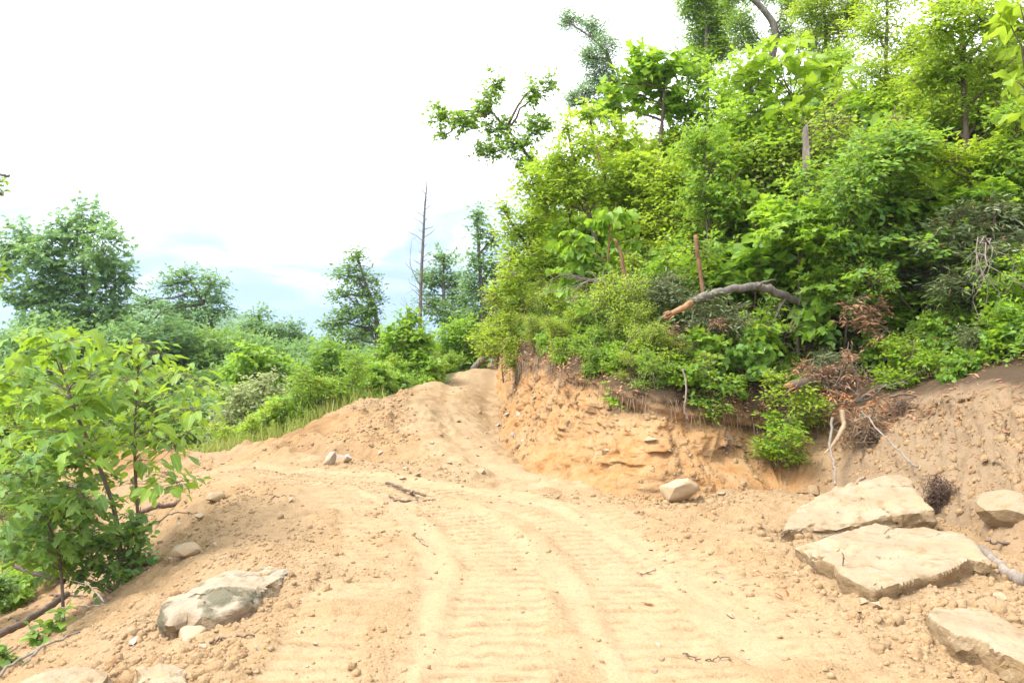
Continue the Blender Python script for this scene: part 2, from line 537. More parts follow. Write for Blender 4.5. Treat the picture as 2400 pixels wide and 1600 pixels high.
# ------------------------------------------------------------------ ground
CP = [  # bearing x, bearing y, distance
    (1200, 1600, 3.73), (800, 1600, 3.73), (1600, 1600, 3.73), (2000, 1600, 3.73), (2400, 1600, 3.75),
    (1200, 1300, 5.97), (900, 1250, 6.62), (1600, 1300, 6.0), (1900, 1450, 4.6), (1300, 1200, 7.47), (1000, 1160, 8.3),
    (700, 1120, 9.35), (1500, 1200, 7.45), (1750, 1200, 7.4), (560, 1095, 10.2), (2150, 1450, 4.5), (1900, 1250, 6.5), (2050, 1200, 7.3),
    (560, 1150, 8.35), (480, 1120, 9.25), (620, 1250, 6.6), (560, 1400, 4.97), (450, 1560, 3.95),
    (480, 1200, 7.9), (400, 1200, 8.6), (400, 1300, 6.9), (330, 1330, 7.2), (250, 1400, 7.0), (150, 1470, 6.6), (0, 1570, 5.8),
    (300, 1560, 4.15), (100, 1590, 4.3), (200, 1420, 8.4), (100, 1460, 8.2), (0, 1490, 8.0), (0, 1440, 9.2), (0, 1380, 10.4),
    (100, 1380, 9.8), (200, 1330, 9.6), (300, 1250, 9.2), (0, 1300, 11), (100, 1280, 11),
    (200, 1180, 11), (300, 1130, 11), (400, 1120, 10.6), (240, 1055, 12.2), (420, 1065, 12), (490, 1090, 11),
    (430, 1090, 14), (470, 1085, 13.5), (250, 1100, 14.5),
    (520, 1062, 12), (640, 1025, 12.3), (720, 995, 12.8), (820, 953, 13.5), (900, 930, 15), (1000, 898, 17.5), (1080, 868, 21),
    (1130, 864, 23), (1150, 862, 28), (760, 1108, 9.8), (1000, 1130, 9), (800, 1035, 11.5), (950, 1050, 10.9), (680, 1062, 11),
    (1000, 1000, 12.5), (1100, 1050, 11.3), (1150, 1100, 10), (1100, 960, 14.5), (1130, 920, 17.5), (1150, 890, 20.5), (1200, 1030, 12.9),
    (600, 1050, 15.5), (700, 1005, 16), (850, 965, 18), (960, 925, 20.5), (1060, 885, 24),
]
PTS = [at(*c) for c in CP] + [np.array(p, float) for p in (
    (-8, 20, -1.8), (-6, 25, -2), (-4, 30, -1.5), (-14, 22, -3.5), (-10, 30, -4.5), (-20, 40, -8), (0, 40, -1), (-10, 45, -6),
    (-12, 12, -2.6), (-15, 5, -2.8), (-10, 0, -1.8), (-6, 2, -0.9), (-25, 20, -7), (-40, 60, -13), (0, 60, -4), (-60, 100, -18),
    (-90, 0, -18), (0, 0, 0), (3, -5, 0), (-2, -5, 0), (0, -20, 0), (-5, -10, -0.9), (0, 2, 0), (2.5, 2, 0), (-1.4, 2, 0),
    (6, 10, -0.3), (10, 20, -0.8), (20, 10, -1), (40, 40, -4), (8, 0, -0.3), (20, -20, -1), (80, 0, -5), (30, 90, -8), (-30, -40, -8), (30, -60, -2),
    (90, 90, -9), (-90, 90, -20), (-70, -70, -14), (90, -80, -5))]
PTS = np.array(PTS)


def tps_fit(P, lam=0.0):
    n = len(P)
    d2 = (P[:, None, 0] - P[None, :, 0]) ** 2 + (P[:, None, 1] - P[None, :, 1]) ** 2
    K = 0.5 * d2 * np.log(d2 + 1e-9) + lam * np.eye(n)
    Q = np.hstack([np.ones((n, 1)), P[:, :2]])
    A = np.zeros((n + 3, n + 3)); A[:n, :n] = K; A[:n, n:] = Q; A[n:, :n] = Q.T
    return np.linalg.solve(A, np.concatenate([P[:, 2], np.zeros(3)]))


TPS = tps_fit(PTS, 0.01)


def tps(x, y):
    r = TPS[-3] + TPS[-2] * x + TPS[-1] * y
    for k in range(len(PTS)):
        d2 = (x - PTS[k, 0]) ** 2 + (y - PTS[k, 1]) ** 2
        r = r + TPS[k] * 0.5 * d2 * np.log(d2 + 1e-9)
    return r


def flat(px, py):
    p = at(px, py, EYE * FPX / (py - 800.0))
    return (p[0], p[1])


TRACKS = [  # cleated machine tracks pressed in the road: centre line, half width, strength
    (spline([flat(640, 1700), flat(800, 1420), flat(880, 1290), flat(830, 1195), flat(690, 1130), flat(560, 1098)], 26), 0.24, 0.8),
    (spline([flat(1120, 1720), flat(1170, 1400), flat(1150, 1290), flat(1060, 1200), flat(860, 1140), flat(620, 1105)], 26), 0.26, 1.0),
    (spline([flat(1700, 1720), flat(1500, 1420), flat(1400, 1290), flat(1220, 1190), flat(960, 1135), flat(700, 1105)], 26), 0.24, 0.9),
    (spline([flat(2150, 1720), flat(1820, 1430), flat(1600, 1300), flat(1450, 1220), flat(1330, 1150)], 26), 0.22, 0.55),
    (spline([at(1330, 1150, 8.5)[:2], at(1200, 1070, 10.8)[:2], at(1120, 1020, 12.5)[:2], at(1080, 960, 15)[:2]], 16), 0.3, 0.6),
]
LANES = [  # smooth tyre lanes
    (spline([flat(960, 1750), flat(1030, 1450), flat(1030, 1320), flat(980, 1230), flat(860, 1160)], 20), 0.13),
    (spline([flat(1560, 1750), flat(1400, 1480), flat(1290, 1330), flat(1160, 1230)], 20), 0.12),
    (spline([flat(1900, 1600), flat(1640, 1400), flat(1480, 1270), flat(1250, 1170), flat(850, 1115), flat(560, 1092)], 24), 0.20),
    (spline([at(1080, 1035, 11.7)[:2], at(1160, 1075, 10.5)[:2], at(1260, 1110, 9.8)[:2]], 12), 0.30),
]
DIRT_EDGE = [tuple(at(*p)[:2]) for p in ((-200, 1250, 12), (100, 1160, 12.5), (220, 1042, 13.0), (330, 1050, 12.6), (430, 1062, 12.5), (500, 1080, 12.4), (520, 1058, 12.5), (640, 1022, 12.8), (720, 992, 13.2),
                                         (820, 950, 13.9), (900, 926, 15.5), (1000, 895, 17.9), (1080, 866, 21.5), (1130, 862, 24), (1150, 860, 30))]
DIRT_POLY = DIRT_EDGE + [(12, 34), (12, -30), (-7, -30), (-6.5, -2), (-6.5, 4), (-9.5, 9)]


RAMP = [tuple(p) for p in spline([at(*q)[:2] for q in ((1300, 1125, 9.4), (1190, 1070, 10.8), (1110, 1010, 12.8), (1090, 950, 15.2), (1115, 895, 20), (1135, 866, 23.5))], 24)]


def ground(x, y):
    z = tps(np.clip(x, -95, 95), np.clip(y, -85, 105))
    r = np.sqrt(x * x + y * y)
    z = z + (-16 - z) * smooth(70, 110, r)
    ins = in_poly(x, y, DIRT_POLY)
    ed, _, _ = poly_dist(x, y, DIRT_EDGE)
    sd = np.where(ins, 1, -1) * ed + 0.12 * fbm2(x * 2.1, y * 2.1, 3, 31)
    dirt = smooth(-0.12, 0.10, np.where(r > 40, -1, np.where(ins & (ed > 1.5), 1.0, sd)))
    dirt = np.where(ins & (r < 40), np.maximum(dirt, smooth(0, 0.2, sd)), dirt * (r < 40))
    near = smooth(26, 12, r)
    # raised crumbly lip along the spoil edge
    z = z + 0.05 * np.exp(-((sd - 0.30) / 0.28) ** 2) * (0.5 + 0.7 * fbm2(x * 1.5, y * 1.5, 3, 5)) * smooth(8, 11, y) * dirt
    lane = np.zeros_like(x); comp = np.zeros_like(x)
    ripple = np.zeros_like(x); crease = np.zeros_like(x)
    for pts, hw, st in TRACKS:
        d, s, sg = poly_dist(x, y, [tuple(p) for p in pts])
        wob = 0.06 * fbm2(x * 1.3, y * 1.3, 2, 77)
        mk = smooth(hw + 0.05, hw - 0.05, d + wob) * smooth(-0.35, 0.15, fbm2(x * 0.9, y * 0.9, 3, 15) + st - 0.6)
        mk = mk * smooth(0.02, 0.4, s)
        ph = s / 0.135 + 0.25 * fbm2(x * 2.2, y * 2.2, 2, 8)
        w = np.abs((ph % 1.0) - 0.5) * 2
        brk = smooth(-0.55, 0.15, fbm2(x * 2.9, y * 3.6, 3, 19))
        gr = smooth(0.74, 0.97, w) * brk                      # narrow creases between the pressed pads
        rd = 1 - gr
        mk = mk * smooth(-0.30, 0.25, fbm2(x * 1.0, y * 1.0, 3, 29) + 0.45)
        ripple = ripple + mk * (0.4 + 0.6 * st) * (-0.010 - 0.042 * gr + 0.018 * smooth(0.40, 0.70, w) * rd * brk)
        z = z + 0.018 * np.exp(-((d - hw - 0.07) / 0.06) ** 2) * st * (0.6 + 0.8 * noise2(x * 4, y * 4, 6)) * near
        comp = np.maximum(comp, np.minimum(1, mk * 1.1 * st))
        lane = np.maximum(lane * (1 - 0.5 * mk), 0.78 * mk * (0.3 + 0.7 * st) * rd)
        crease = np.maximum(crease, mk * gr)
    for pts, hw in LANES:
        d, s, sg = poly_dist(x, y, [tuple(p) for p in pts])
        mk = smooth(hw + 0.06, hw - 0.05, d + 0.06 * fbm2(x * 1.6, y * 1.6, 2, 71)) * smooth(0.0, 0.5, s)
        ripple = ripple - 0.010 * mk + 0.005 * mk * np.sin(sg * 100 + 2 * np.sin(s * 6))
        comp = np.maximum(comp, mk * 0.8); lane = np.maximum(lane, mk * (0.80 + 0.30 * fbm2(x * 2.5, y * 2.5, 3, 88)))
    # general wear: the travelled middle of the road is paler and flatter
    cd, _, _ = poly_dist(x, y, [flat(1420, 1800), flat(1330, 1450), flat(1230, 1280), flat(1050, 1190), flat(820, 1130), flat(560, 1095)])
    wear = smooth(1.25, 0.5, cd + 0.25 * fbm2(x * 0.8, y * 0.8, 3, 40))
    lane = np.maximum(lane, 0.55 * wear * smooth(-0.5, 0.5, fbm2(x * 2.2, y * 3.4, 4, 41))); comp = np.maximum(comp, 0.72 * wear)
    rough = (1 - 0.85 * comp) * dirt * near
    z = z + ripple * dirt * near
    big = fbm2(x * 1.1, y * 1.1, 4, 50)
    z = z + 0.05 * big * dirt * (1 - 0.7 * comp)
    z = z + rough * (0.045 * fbm2(x * 5, y * 5, 4, 51) + 0.040 * lumps2(x / 0.19, y / 0.19, 3, 0.22) + 0.030 * lumps2(x / 0.085, y / 0.085, 9, 0.5) * smooth(-0.3, 0.3, fbm2(x * 1.7, y * 1.7, 2, 53)))
    z = z + 0.010 * dirt * near * fbm2(x * 11, y * 11, 4, 52)
    # loose lumps on the ramp and spoil heap
    rd_, rs_, rsg = poly_dist(x, y, RAMP)
    ramp = smooth(1.25, 0.7, rd_ + 0.25 * fbm2(x * 1.2, y * 1.2, 3, 90))
    lane = np.maximum(lane, 0.8 * ramp * smooth(-0.5, 0.4, fbm2(x * 1.6, y * 1.6, 3, 91)))
    heap = dirt * smooth(9.5, 11.5, y) * smooth(30, 18, y) * (1 - 0.85 * ramp)
    for off in (-0.42, 0.42):
        z = z - 0.05 * np.exp(-((rsg - off) / 0.18) ** 2) * smooth(1.2, 0.3, rd_) * (0.7 + 0.5 * np.abs(np.sin(rs_ * 19))) * smooth(0.1, 0.6, rs_)
    z = z + heap * (0.06 * lumps2(x / 0.5, y / 0.5, 13, 0.4) + 0.06 * lumps2(x / 0.2, y / 0.2, 23, 0.5) + 0.07 * fbm2(x * 2.3, y * 2.3, 5, 14) - 0.06)
    nd, _, _ = poly_dist(x, y, [tuple(at(*q)[:2]) for q in ((680, 1052, 11.4), (760, 1062, 11.0), (850, 1070, 10.75), (930, 1078, 10.5))])
    z = z - 0.20 * np.exp(-((nd + 0.05 * fbm2(x * 4, y * 4, 3, 95)) / 0.13) ** 2) * dirt + 0.10 * np.exp(-((nd - 0.35) / 0.2) ** 2) * dirt * smooth(10.7, 11.2, y)
    # gullies down the spoil slope beside the road
    gul = smooth(-1.9, -2.6, x) * smooth(9.5, 8.0, y) * smooth(3.0, 3.6, y)
    ax = x * 0.72 + y * 0.69
    z = z + gul * 0.06 * fbm2(ax * 5.5, (x * 0.69 - y * 0.72) * 1.2, 4, 60)
    # wooded ground beyond
    z = z + (1 - dirt) * 0.25 * fbm2(x * 0.3, y * 0.3, 3, 70)
    lane = lane * (1 - 0.9 * crease)
    clay = np.clip(heap * 0.55 + 0.35 * smooth(-2.2, -3.2, x), 0, 1) * smooth(0.2, -0.3, big * 0.5 + 0.1 - 0.2)
    clay = np.maximum(clay, 1.0 * crease)  # creases join the clay mask, which carries their painted shade
    rough = rough * (1 - 0.8 * ramp)
    return z, lane * dirt * (1 - 0.4 * heap), 1 - dirt, clay, rough


def axis(lo, hi, step, lo2, hi2, growth):
    c = list(np.arange(lo, hi + 1e-6, step))
    a, s = hi, step
    while a < hi2:
        s *= growth; a += s; c.append(min(a, hi2 + s))
    b, s = lo, step; pre = []
    while b > lo2:
        s *= growth; b -= s; pre.append(b)
    return np.array(pre[::-1] + c)


xs = axis(-6.4, 4.4, 0.029, -330, 330, 1.12)
y1 = np.arange(2.6, 11.0, 0.024)
y2 = [y1[-1]]
while y2[-1] < 26:
    y2.append(y2[-1] + 0.024 + (y2[-1] - 11.0) * 0.005)
y3 = axis(0, 0.1, 0.1, -1, 330, 1.16)
y3 = y3[y3 > 0.15] + y2[-1]
y0 = -axis(0, 0.05, 0.05, -1, 120, 1.2)[::-1] + 2.6
y0 = y0[y0 < 2.58]
ys = np.concatenate([y0, y1, y2[1:], y3])
GX, GY = np.meshgrid(xs, ys)
gz, g_lane, g_green, g_clay, g_rough = ground(GX.ravel(), GY.ravel())
GZ = gz.reshape(GX.shape); GR = g_rough.reshape(GX.shape)
nx, ny = len(xs), len(ys)
ii = (np.arange(ny - 1)[:, None] * nx + np.arange(nx - 1)[None, :]).ravel()
F = np.stack([ii, ii + 1, ii + 1 + nx, ii + nx], 1)
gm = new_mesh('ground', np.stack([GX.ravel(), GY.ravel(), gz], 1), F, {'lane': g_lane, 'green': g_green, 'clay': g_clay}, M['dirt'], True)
obj('ground', gm, kind='structure')


def bil(A, x, y):
    x = np.atleast_1d(np.asarray(x, float)); y = np.atleast_1d(np.asarray(y, float))
    i = np.clip(np.searchsorted(xs, x) - 1, 0, nx - 2); j = np.clip(np.searchsorted(ys, y) - 1, 0, ny - 2)
    tx = (x - xs[i]) / (xs[i + 1] - xs[i]); ty = (y - ys[j]) / (ys[j + 1] - ys[j])
    return (A[j, i] * (1 - tx) + A[j, i + 1] * tx) * (1 - ty) + (A[j + 1, i] * (1 - tx) + A[j + 1, i + 1] * tx) * ty


def gnd(x, y):
    return float(bil(GZ, x, y)[0])


# ------------------------------------------------------------------ cut bank and the wooded slope above it
SEC = [  # toe, top of the subsoil, top of the dark topsoil, far end of the slope in plan, slope
    ((1150, 862, 30), (1160, 840, 30.3), (1165, 828, 30.6), (10, 90), 0.08),
    ((1178, 892, 23), (1184, 822, 23.2), (1192, 795, 23.4), (14, 75), 0.10),
    ((1195, 968, 17.2), (1203, 812, 17.4), (1215, 778, 17.6), (20, 62), 0.18),
    ((1212, 1018, 14), (1224, 850, 14.2), (1242, 780, 14.6), (26, 54), 0.25),
    ((1290, 1088, 10.8), (1305, 870, 11.3), (1330, 795, 12.0), (32, 48), 0.33),
    ((1400, 1138, 9.3), (1405, 925, 9.9), (1440, 825, 10.7), (37, 43), 0.40),
    ((1520, 1158, 8.6), (1520, 960, 9.2), (1550, 855, 10.0), (41, 38), 0.46),
    ((1640, 1133, 8.8), (1640, 985, 9.3), (1660, 872, 10.1), (44, 33), 0.50),
    ((1760, 1095, 9.3), (1750, 1000, 9.6), (1770, 872, 10.4), (46, 29), 0.53),
    ((1880, 1095, 9.2), (1870, 1005, 9.6), (1890, 872, 10.3), (48, 25), 0.55),
    ((2000, 1115, 8.6), (2010, 980, 9.2), (2030, 890, 9.9), (50, 21), 0.56),
    ((2150, 1195, 7.4), (2150, 960, 8.6), (2170, 885, 9.3), (51, 16), 0.57),
    ((2330, 1315, 6.1), (2320, 940, 7.6), (2330, 855, 8.5), (52, 10), 0.57),
    ((2600, 1485, 4.7), (2600, 1000, 6.2), (2600, 855, 7.2), (52, 4), 0.57),
]
secT = [at(*s[0]) for s in SEC] + [np.array((3.6, 2.2, -0.05)), np.array((3.7, -3, -0.05)), np.array((3.7, -20, -0.05))]
secA = [at(*s[1]) for s in SEC] + [np.array((5.0, 2.6, 0.75)), np.array((5.2, -3, 0.8)), np.array((5.2, -20, 0.8))]
secB = [at(*s[2]) for s in SEC] + [np.array((5.9, 3.0, 1.4)), np.array((6.2, -3, 1.5)), np.array((6.2, -20, 1.5))]
secC = [np.array(s[3], float) for s in SEC] + [np.array((52, -3.)), np.array((52, -12.)), np.array((52, -30.))]
secS = [s[4] for s in SEC] + [0.55, 0.5, 0.5]
NU = 1000
lin = np.linspace(0, 1, 400)
# sample evenly along the toe in the part in view
T_ = spline(secT, 4000); seg = np.concatenate([[0], np.cumsum(np.linalg.norm(np.diff(T_, axis=0), axis=1))])
dens = np.concatenate([[0], np.cumsum(np.diff(seg) * np.interp(T_[1:, 1], [-20, 3, 5, 16, 30], [0.15, 0.3, 1, 0.8, 0.3]))])
uu = np.interp(np.linspace(0, dens[-1], NU), dens, np.arange(4000) / 3999.0)


def along(S):
    S4 = spline(S, 4000)
    k = uu * 3999
    return np.stack([np.interp(k, np.arange(4000), S4[:, c]) for c in range(S4.shape[1])], 1)


uT, uA, uB, uC = along(secT), along(secA), along(secB), along(secC)
uS = along([np.array((s,)) for s in secS])[:, 0]
arc = np.concatenate([[0], np.cumsum(np.linalg.norm(np.diff(uT, axis=0), axis=1))])
face_out = uT - uA; face_out[:, 2] = 0
nv1, nv2, nv3 = 90, 26, 60
soft = smooth(3.0, 3.9, uT[:, 0]) * smooth(9.6, 8.4, uT[:, 1])        # the loose slope on the near side
rows = []; r_soil = []; r_hum = []; r_grey = []
tang = np.gradient(uT, axis=0); tang[:, 2] = 0; tang /= np.linalg.norm(tang, axis=1)[:, None] + 1e-9
outn = np.stack([tang[:, 1], -tang[:, 0], np.zeros(NU)], 1)
sgn = np.sign((outn * face_out).sum(1)); sgn[sgn == 0] = 1
outn *= -np.sign(np.median(sgn)) * -1
T0 = uT.copy(); T0[:, 2] -= 0.25; T0 += outn * 0.12
tv = np.concatenate([np.linspace(0, 1, nv1)])
for t in tv:
    steep = uT + (uA - uT) * np.stack([t ** 1.9, t ** 1.9, t ** 0.85], 0)[None, :]
    lin_ = uT + (uA - uT) * t
    p = steep * (1 - soft[:, None]) + lin_ * soft[:, None]
    p[:, 2] -= 0.22 * (1 - t) ** 6
    p += outn * (0.5 * (1 - t) ** 3.2) * (1 - 0.6 * soft)[:, None]
    q1 = arc * 1.0; q2 = np.full(NU, t) * np.linalg.norm(uA - uT, axis=1)
    amp = (1 - soft) * smooth(0.0, 0.12, np.array(t)) * smooth(1.02, 0.9, np.array(t)) + 0.25 * soft
    wx = q1 + 0.10 * fbm2(q1 * 3, q2 * 3, 3, 131); wy = q2 + 0.10 * fbm2(q1 * 3 + 9, q2 * 3, 3, 132)
    rub = smooth(-0.35, 0.25, fbm2(q1 * 0.8, q2 * 1.6, 3, 133))          # blocky rubble in some places, scraped smooth in others
    d = 0.17 * fbm2(q1 * 1.2, q2 * 1.5, 3, 101) + rub * (0.040 * cells2(wx / 0.38, wy / 0.30, 134) + 0.020 * np.maximum(cells2(wx / 0.16, wy / 0.14, 135), -0.3)) + 0.013 * cells2(wx / 0.07, wy / 0.06, 136) - 0.05 * smooth(0.06, 0.0, np.abs(fbm2(q1 * 1.7, q2 * 0.8, 3, 141)))
    d += (1 - rub) * 0.05 * fbm2(q1 * 9 + 1.2 * fbm2(q1 * 2, q2 * 2, 2, 8), q2 * 1.3, 3, 104)
    d += 0.060 * fbm2(q1 * 10, q2 * 9, 5, 103) + 0.05 * fbm2(q1 * 5, q2 * 1.2, 4, 144)
    # washed-out hollow low in the bank
    hx = at(1690, 1080, 9.0); du = np.hypot(uT[:, 0] - hx[0], uT[:, 1] - hx[1])
    d -= 0.22 * np.exp(-(du / 0.28) ** 2) * math.exp(-((t - 0.32) / 0.16) ** 2)
    d += 0.10 * np.exp(-(du / 0.4) ** 2) * math.exp(-((t - 0.75) / 0.2) ** 2)
    p = p + outn * (amp * d)[:, None]
    p[:, 2] += soft * (0.22 * fbm2(q1 * 1.5, q2 * 1.5, 5, 105) + 0.055 * cells2(wx / 0.22, wy / 0.16, 137) * smooth(-0.2, 0.3, fbm2(q1 * 1.1, q2 * 1.3, 2, 138)) + 0.05 * fbm2(q1 * 5.5, q2 * 1.1, 4, 139)) * (t > 0.02)
    rows.append(p); r_soil.append(np.full(NU, 1.0)); r_hum.append(0.40 * t ** 4 + 0.25 * t ** 2 * fbm2(arc * 1.6, np.full(NU, 3.3), 3, 118)); r_grey.append(soft)
for t in np.linspace(0, 1, nv2 + 1)[1:]:
    # topsoil mat: bulges out over the subsoil, then turns back to the slope
    b = math.sin(math.pi * min(1, t * 1.1)) ** 0.6 if t < 0.9 else 0.3
    p = uA + (uB - uA) * np.stack([t ** 1.6, t ** 1.6, t ** 0.8], 0)[None, :]
    q1 = arc; q2 = np.full(NU, t) * np.linalg.norm(uB - uA, axis=1) + 7
    bul = 0.10 * fbm2(q1 * 3, q2 * 3, 4, 113) + 0.20 * b * (0.55 + 0.9 * fbm2(q1 * 1.5, q2 * 0.7, 3, 110)) + 0.05 * fbm2(q1 * 6, q2 * 6, 4, 111) + 0.05 * lumps2(q1 / 0.15, q2 / 0.15, 25, 0.6)
    p = p + outn * (bul * (1 - 0.85 * soft))[:, None]
    p[:, 2] -= 0.10 * b * (1 - t) * (1 - soft) * (0.5 + fbm2(q1 * 1.1, q2, 2, 112))
    rows.append(p); r_soil.append(np.full(NU, 1 - t)); r_hum.append(np.clip(0.42 + 0.6 * t - 0.30 * soft * (1 - t), 0, 1)); r_grey.append(soft)
dirC = uC - uB[:, :2]; lenC = np.linalg.norm(dirC, axis=1)
dlt = np.geomspace(0.12, 1.0, nv3) ** 1.0
dist = (np.geomspace(0.2, 60.0, nv3) - 0.1)
for dd in dist:
    tt = np.minimum(dd / lenC, 1.2)
    xy = uB[:, :2] + dirC * tt[:, None]
    z = uB[:, 2] + uS * dd - 0.0025 * uS * dd * dd * 1.2 + 0.10 * fbm2(xy[:, 0] * 0.9, xy[:, 1] * 0.9, 4, 120) * min(1, dd)
    rows.append(np.column_stack([xy, z])); r_soil.append(np.zeros(NU)); r_hum.append(np.ones(NU)); r_grey.append(soft)
HV = np.array(rows).reshape(-1, 3)
nr = len(rows)
ii = (np.arange(nr - 1)[:, None] * NU + np.arange(NU - 1)[None, :]).ravel()
HF = np.stack([ii, ii + 1, ii + 1 + NU, ii + NU], 1)
hm = new_mesh('hillside', HV, HF, {'soil': np.array(r_soil).ravel(), 'humus': np.array(r_hum).ravel(), 'grey': np.array(r_grey).ravel()}, M['bank'], True)
obj('hillside', hm, kind='structure')
HB = BVHTree.FromPolygons(HV.tolist(), HF.tolist())


def hill(x, y):
    h = HB.ray_cast(Vector((x, y, 80.0)), Vector((0, 0, -1)))
    return h[0].z if h[0] is not None else -99.0


def surf(x, y):
    return max(hill(x, y), gnd(x, y))


def see(px, py, lift=0.0):
    """where a bearing from the road meets the hillside"""
    d = Vector(((px - 1200.0) / FPX, 1.0, -(py - 800.0) / FPX)).normalized()
    h = HB.ray_cast(Vector((0, 0, EYE)), d)
    return None if h[0] is None else np.array(h[0]) + np.array((0, 0, lift))

# ------------------------------------------------------------------ leaves, twigs, trunks
def fan(outline, c=(0, 0.4), zf=None):
    V = [(c[0], c[1], 0)] + [(x, y, 0) for x, y in outline]
    V = np.array(V, float)
    V[:, 2] = zf(V[:, 0], V[:, 1]) if zf else 0
    n = len(outline)
    return V, np.array([(0, 1 + i, 1 + (i + 1) % n) for i in range(n)])


def mirror(h):
    return h + [(-x, y) for x, y in h[::-1] if x > 1e-6]


curl = lambda x, y: 0.30 * np.abs(x) - 0.22 * y * y
LEAF = {
    'diamond': (np.array([(0, 0, 0), (0.27, 0.45, 0.07), (0, 1, -0.06), (-0.27, 0.45, 0.07)], float), np.array([(0, 1, 2), (0, 2, 3)])),
    'lance': (np.array([(0, 0, 0), (0.13, 0.5, 0.04), (0, 1, -0.10), (-0.13, 0.5, 0.04)], float), np.array([(0, 1, 2), (0, 2, 3)])),
    'ovate': fan(mirror([(0, 0), (0.2, 0.2), (0.27, 0.45), (0.17, 0.75), (0, 1.0)]), (0, 0.45), curl),
    'maple': fan(mirror([(0, 0.02), (0.16, -0.03), (0.40, 0.10), (0.26, 0.27), (0.56, 0.54), (0.36, 0.56), (0.19, 0.53), (0.21, 0.74), (0, 1.0)]), (0, 0.36), curl),
    'star': fan(mirror([(0, 0), (0.36, 0.06), (0.22, 0.30), (0.52, 0.55), (0.18, 0.55), (0, 1.0)]), (0, 0.36), curl),
    'tulip': fan(mirror([(0, 0.0), (0.26, -0.02), (0.47, 0.22), (0.30, 0.42), (0.50, 0.74), (0.26, 0.82), (0, 0.70)]), (0, 0.36), curl),
    'heart': fan(mirror([(0, 0.10), (0.18, -0.04), (0.42, 0.10), (0.45, 0.38), (0.26, 0.72), (0, 1.0)]), (0, 0.38), curl),
}


def big_leaf():
    ws = [0.0, 0.10, 0.17, 0.24, 0.25, 0.16, 0.0]; V = []; Fc = []
    for i, w in enumerate(ws):
        y = i / 6.0; z = -0.35 * y * y + 0.12 * y
        V += [(-w, y, z + 0.35 * w), (0, y, z), (w, y, z + 0.35 * w)]
    for i in range(6):
        a = i * 3
        Fc += [(a, a + 1, a + 4), (a, a + 4, a + 3), (a + 1, a + 2, a + 5), (a + 1, a + 5, a + 4)]
    return np.array(V, float), np.array(Fc)


LEAF['magnolia'] = big_leaf()


def unit(v):
    return v / (np.linalg.norm(v, axis=-1, keepdims=True) + 1e-9)


def leaf_arrays(kind, P, D, Nn, S, tint):
    tv, tf = LEAF[kind]
    D = unit(D); Z = Nn - (Nn * D).sum(1, keepdims=True) * D; Z = unit(Z); X = np.cross(D, Z)
    n, k = len(P), len(tv)
    V = P[:, None, :] + S[:, None, None] * (tv[None, :, 0, None] * X[:, None, :] + tv[None, :, 1, None] * D[:, None, :] + tv[None, :, 2, None] * Z[:, None, :])
    Fc = tf[None] + (np.arange(n) * k)[:, None, None]
    return V.reshape(-1, 3), Fc.reshape(-1, 3), np.repeat(tint, k, 0)


def tube(pts, radii, sides=6, cap=True):
    P = np.array(pts, float); n = len(P)
    R = np.interp(np.linspace(0, 1, n), np.linspace(0, 1, len(radii)), radii)
    Tn = unit(np.gradient(P, axis=0))
    ref = np.array((0.31, 0.2, 0.93)); ref2 = np.array((0.95, 0.1, 0.2))
    A = np.cross(Tn, ref); bad = np.linalg.norm(A, axis=1) < 0.2
    A[bad] = np.cross(Tn[bad], ref2)
    A = unit(A); B = np.cross(Tn, A)
    th = np.arange(sides) / sides * 2 * math.pi
    V = P[:, None, :] + R[:, None, None] * (np.cos(th)[None, :, None] * A[:, None, :] + np.sin(th)[None, :, None] * B[:, None, :])
    V = V.reshape(-1, 3); Fc = []
    for i in range(n - 1):
        for j in range(sides):
            a = i * sides + j; b = i * sides + (j + 1) % sides
            Fc += [(a, b, b + sides), (a, b + sides, a + sides)]
    if cap:
        for base, s in ((0, -1), ((n - 1) * sides, 1)):
            for j in range(1, sides - 1):
                t = (base, base + j, base + j + 1)
                Fc.append(t if s > 0 else t[::-1])
    return V, np.array(Fc)


def join(parts):
    Vs, Fs, o = [], [], 0
    for V, Fc in parts:
        Vs.append(V); Fs.append(Fc + o); o += len(V)
    return np.vstack(Vs), np.vstack(Fs)


def rough_path(a, b, n, wob, rng, sag=0.0):
    t = np.linspace(0, 1, n)[:, None]
    P = np.array(a)[None] * (1 - t) + np.array(b)[None] * t
    L = np.linalg.norm(np.array(b) - np.array(a))
    k = rng.normal(0, wob * L, (n, 3)); k[0] = 0; k[-1] = 0
    k = k * 0.6 + np.roll(k, 1, 0) * 0.4; k[0] = 0; k[-1] *= 0.3
    P = P + k
    P[:, 2] -= sag * L * (4 * t[:, 0] * (1 - t[:, 0]))
    return P


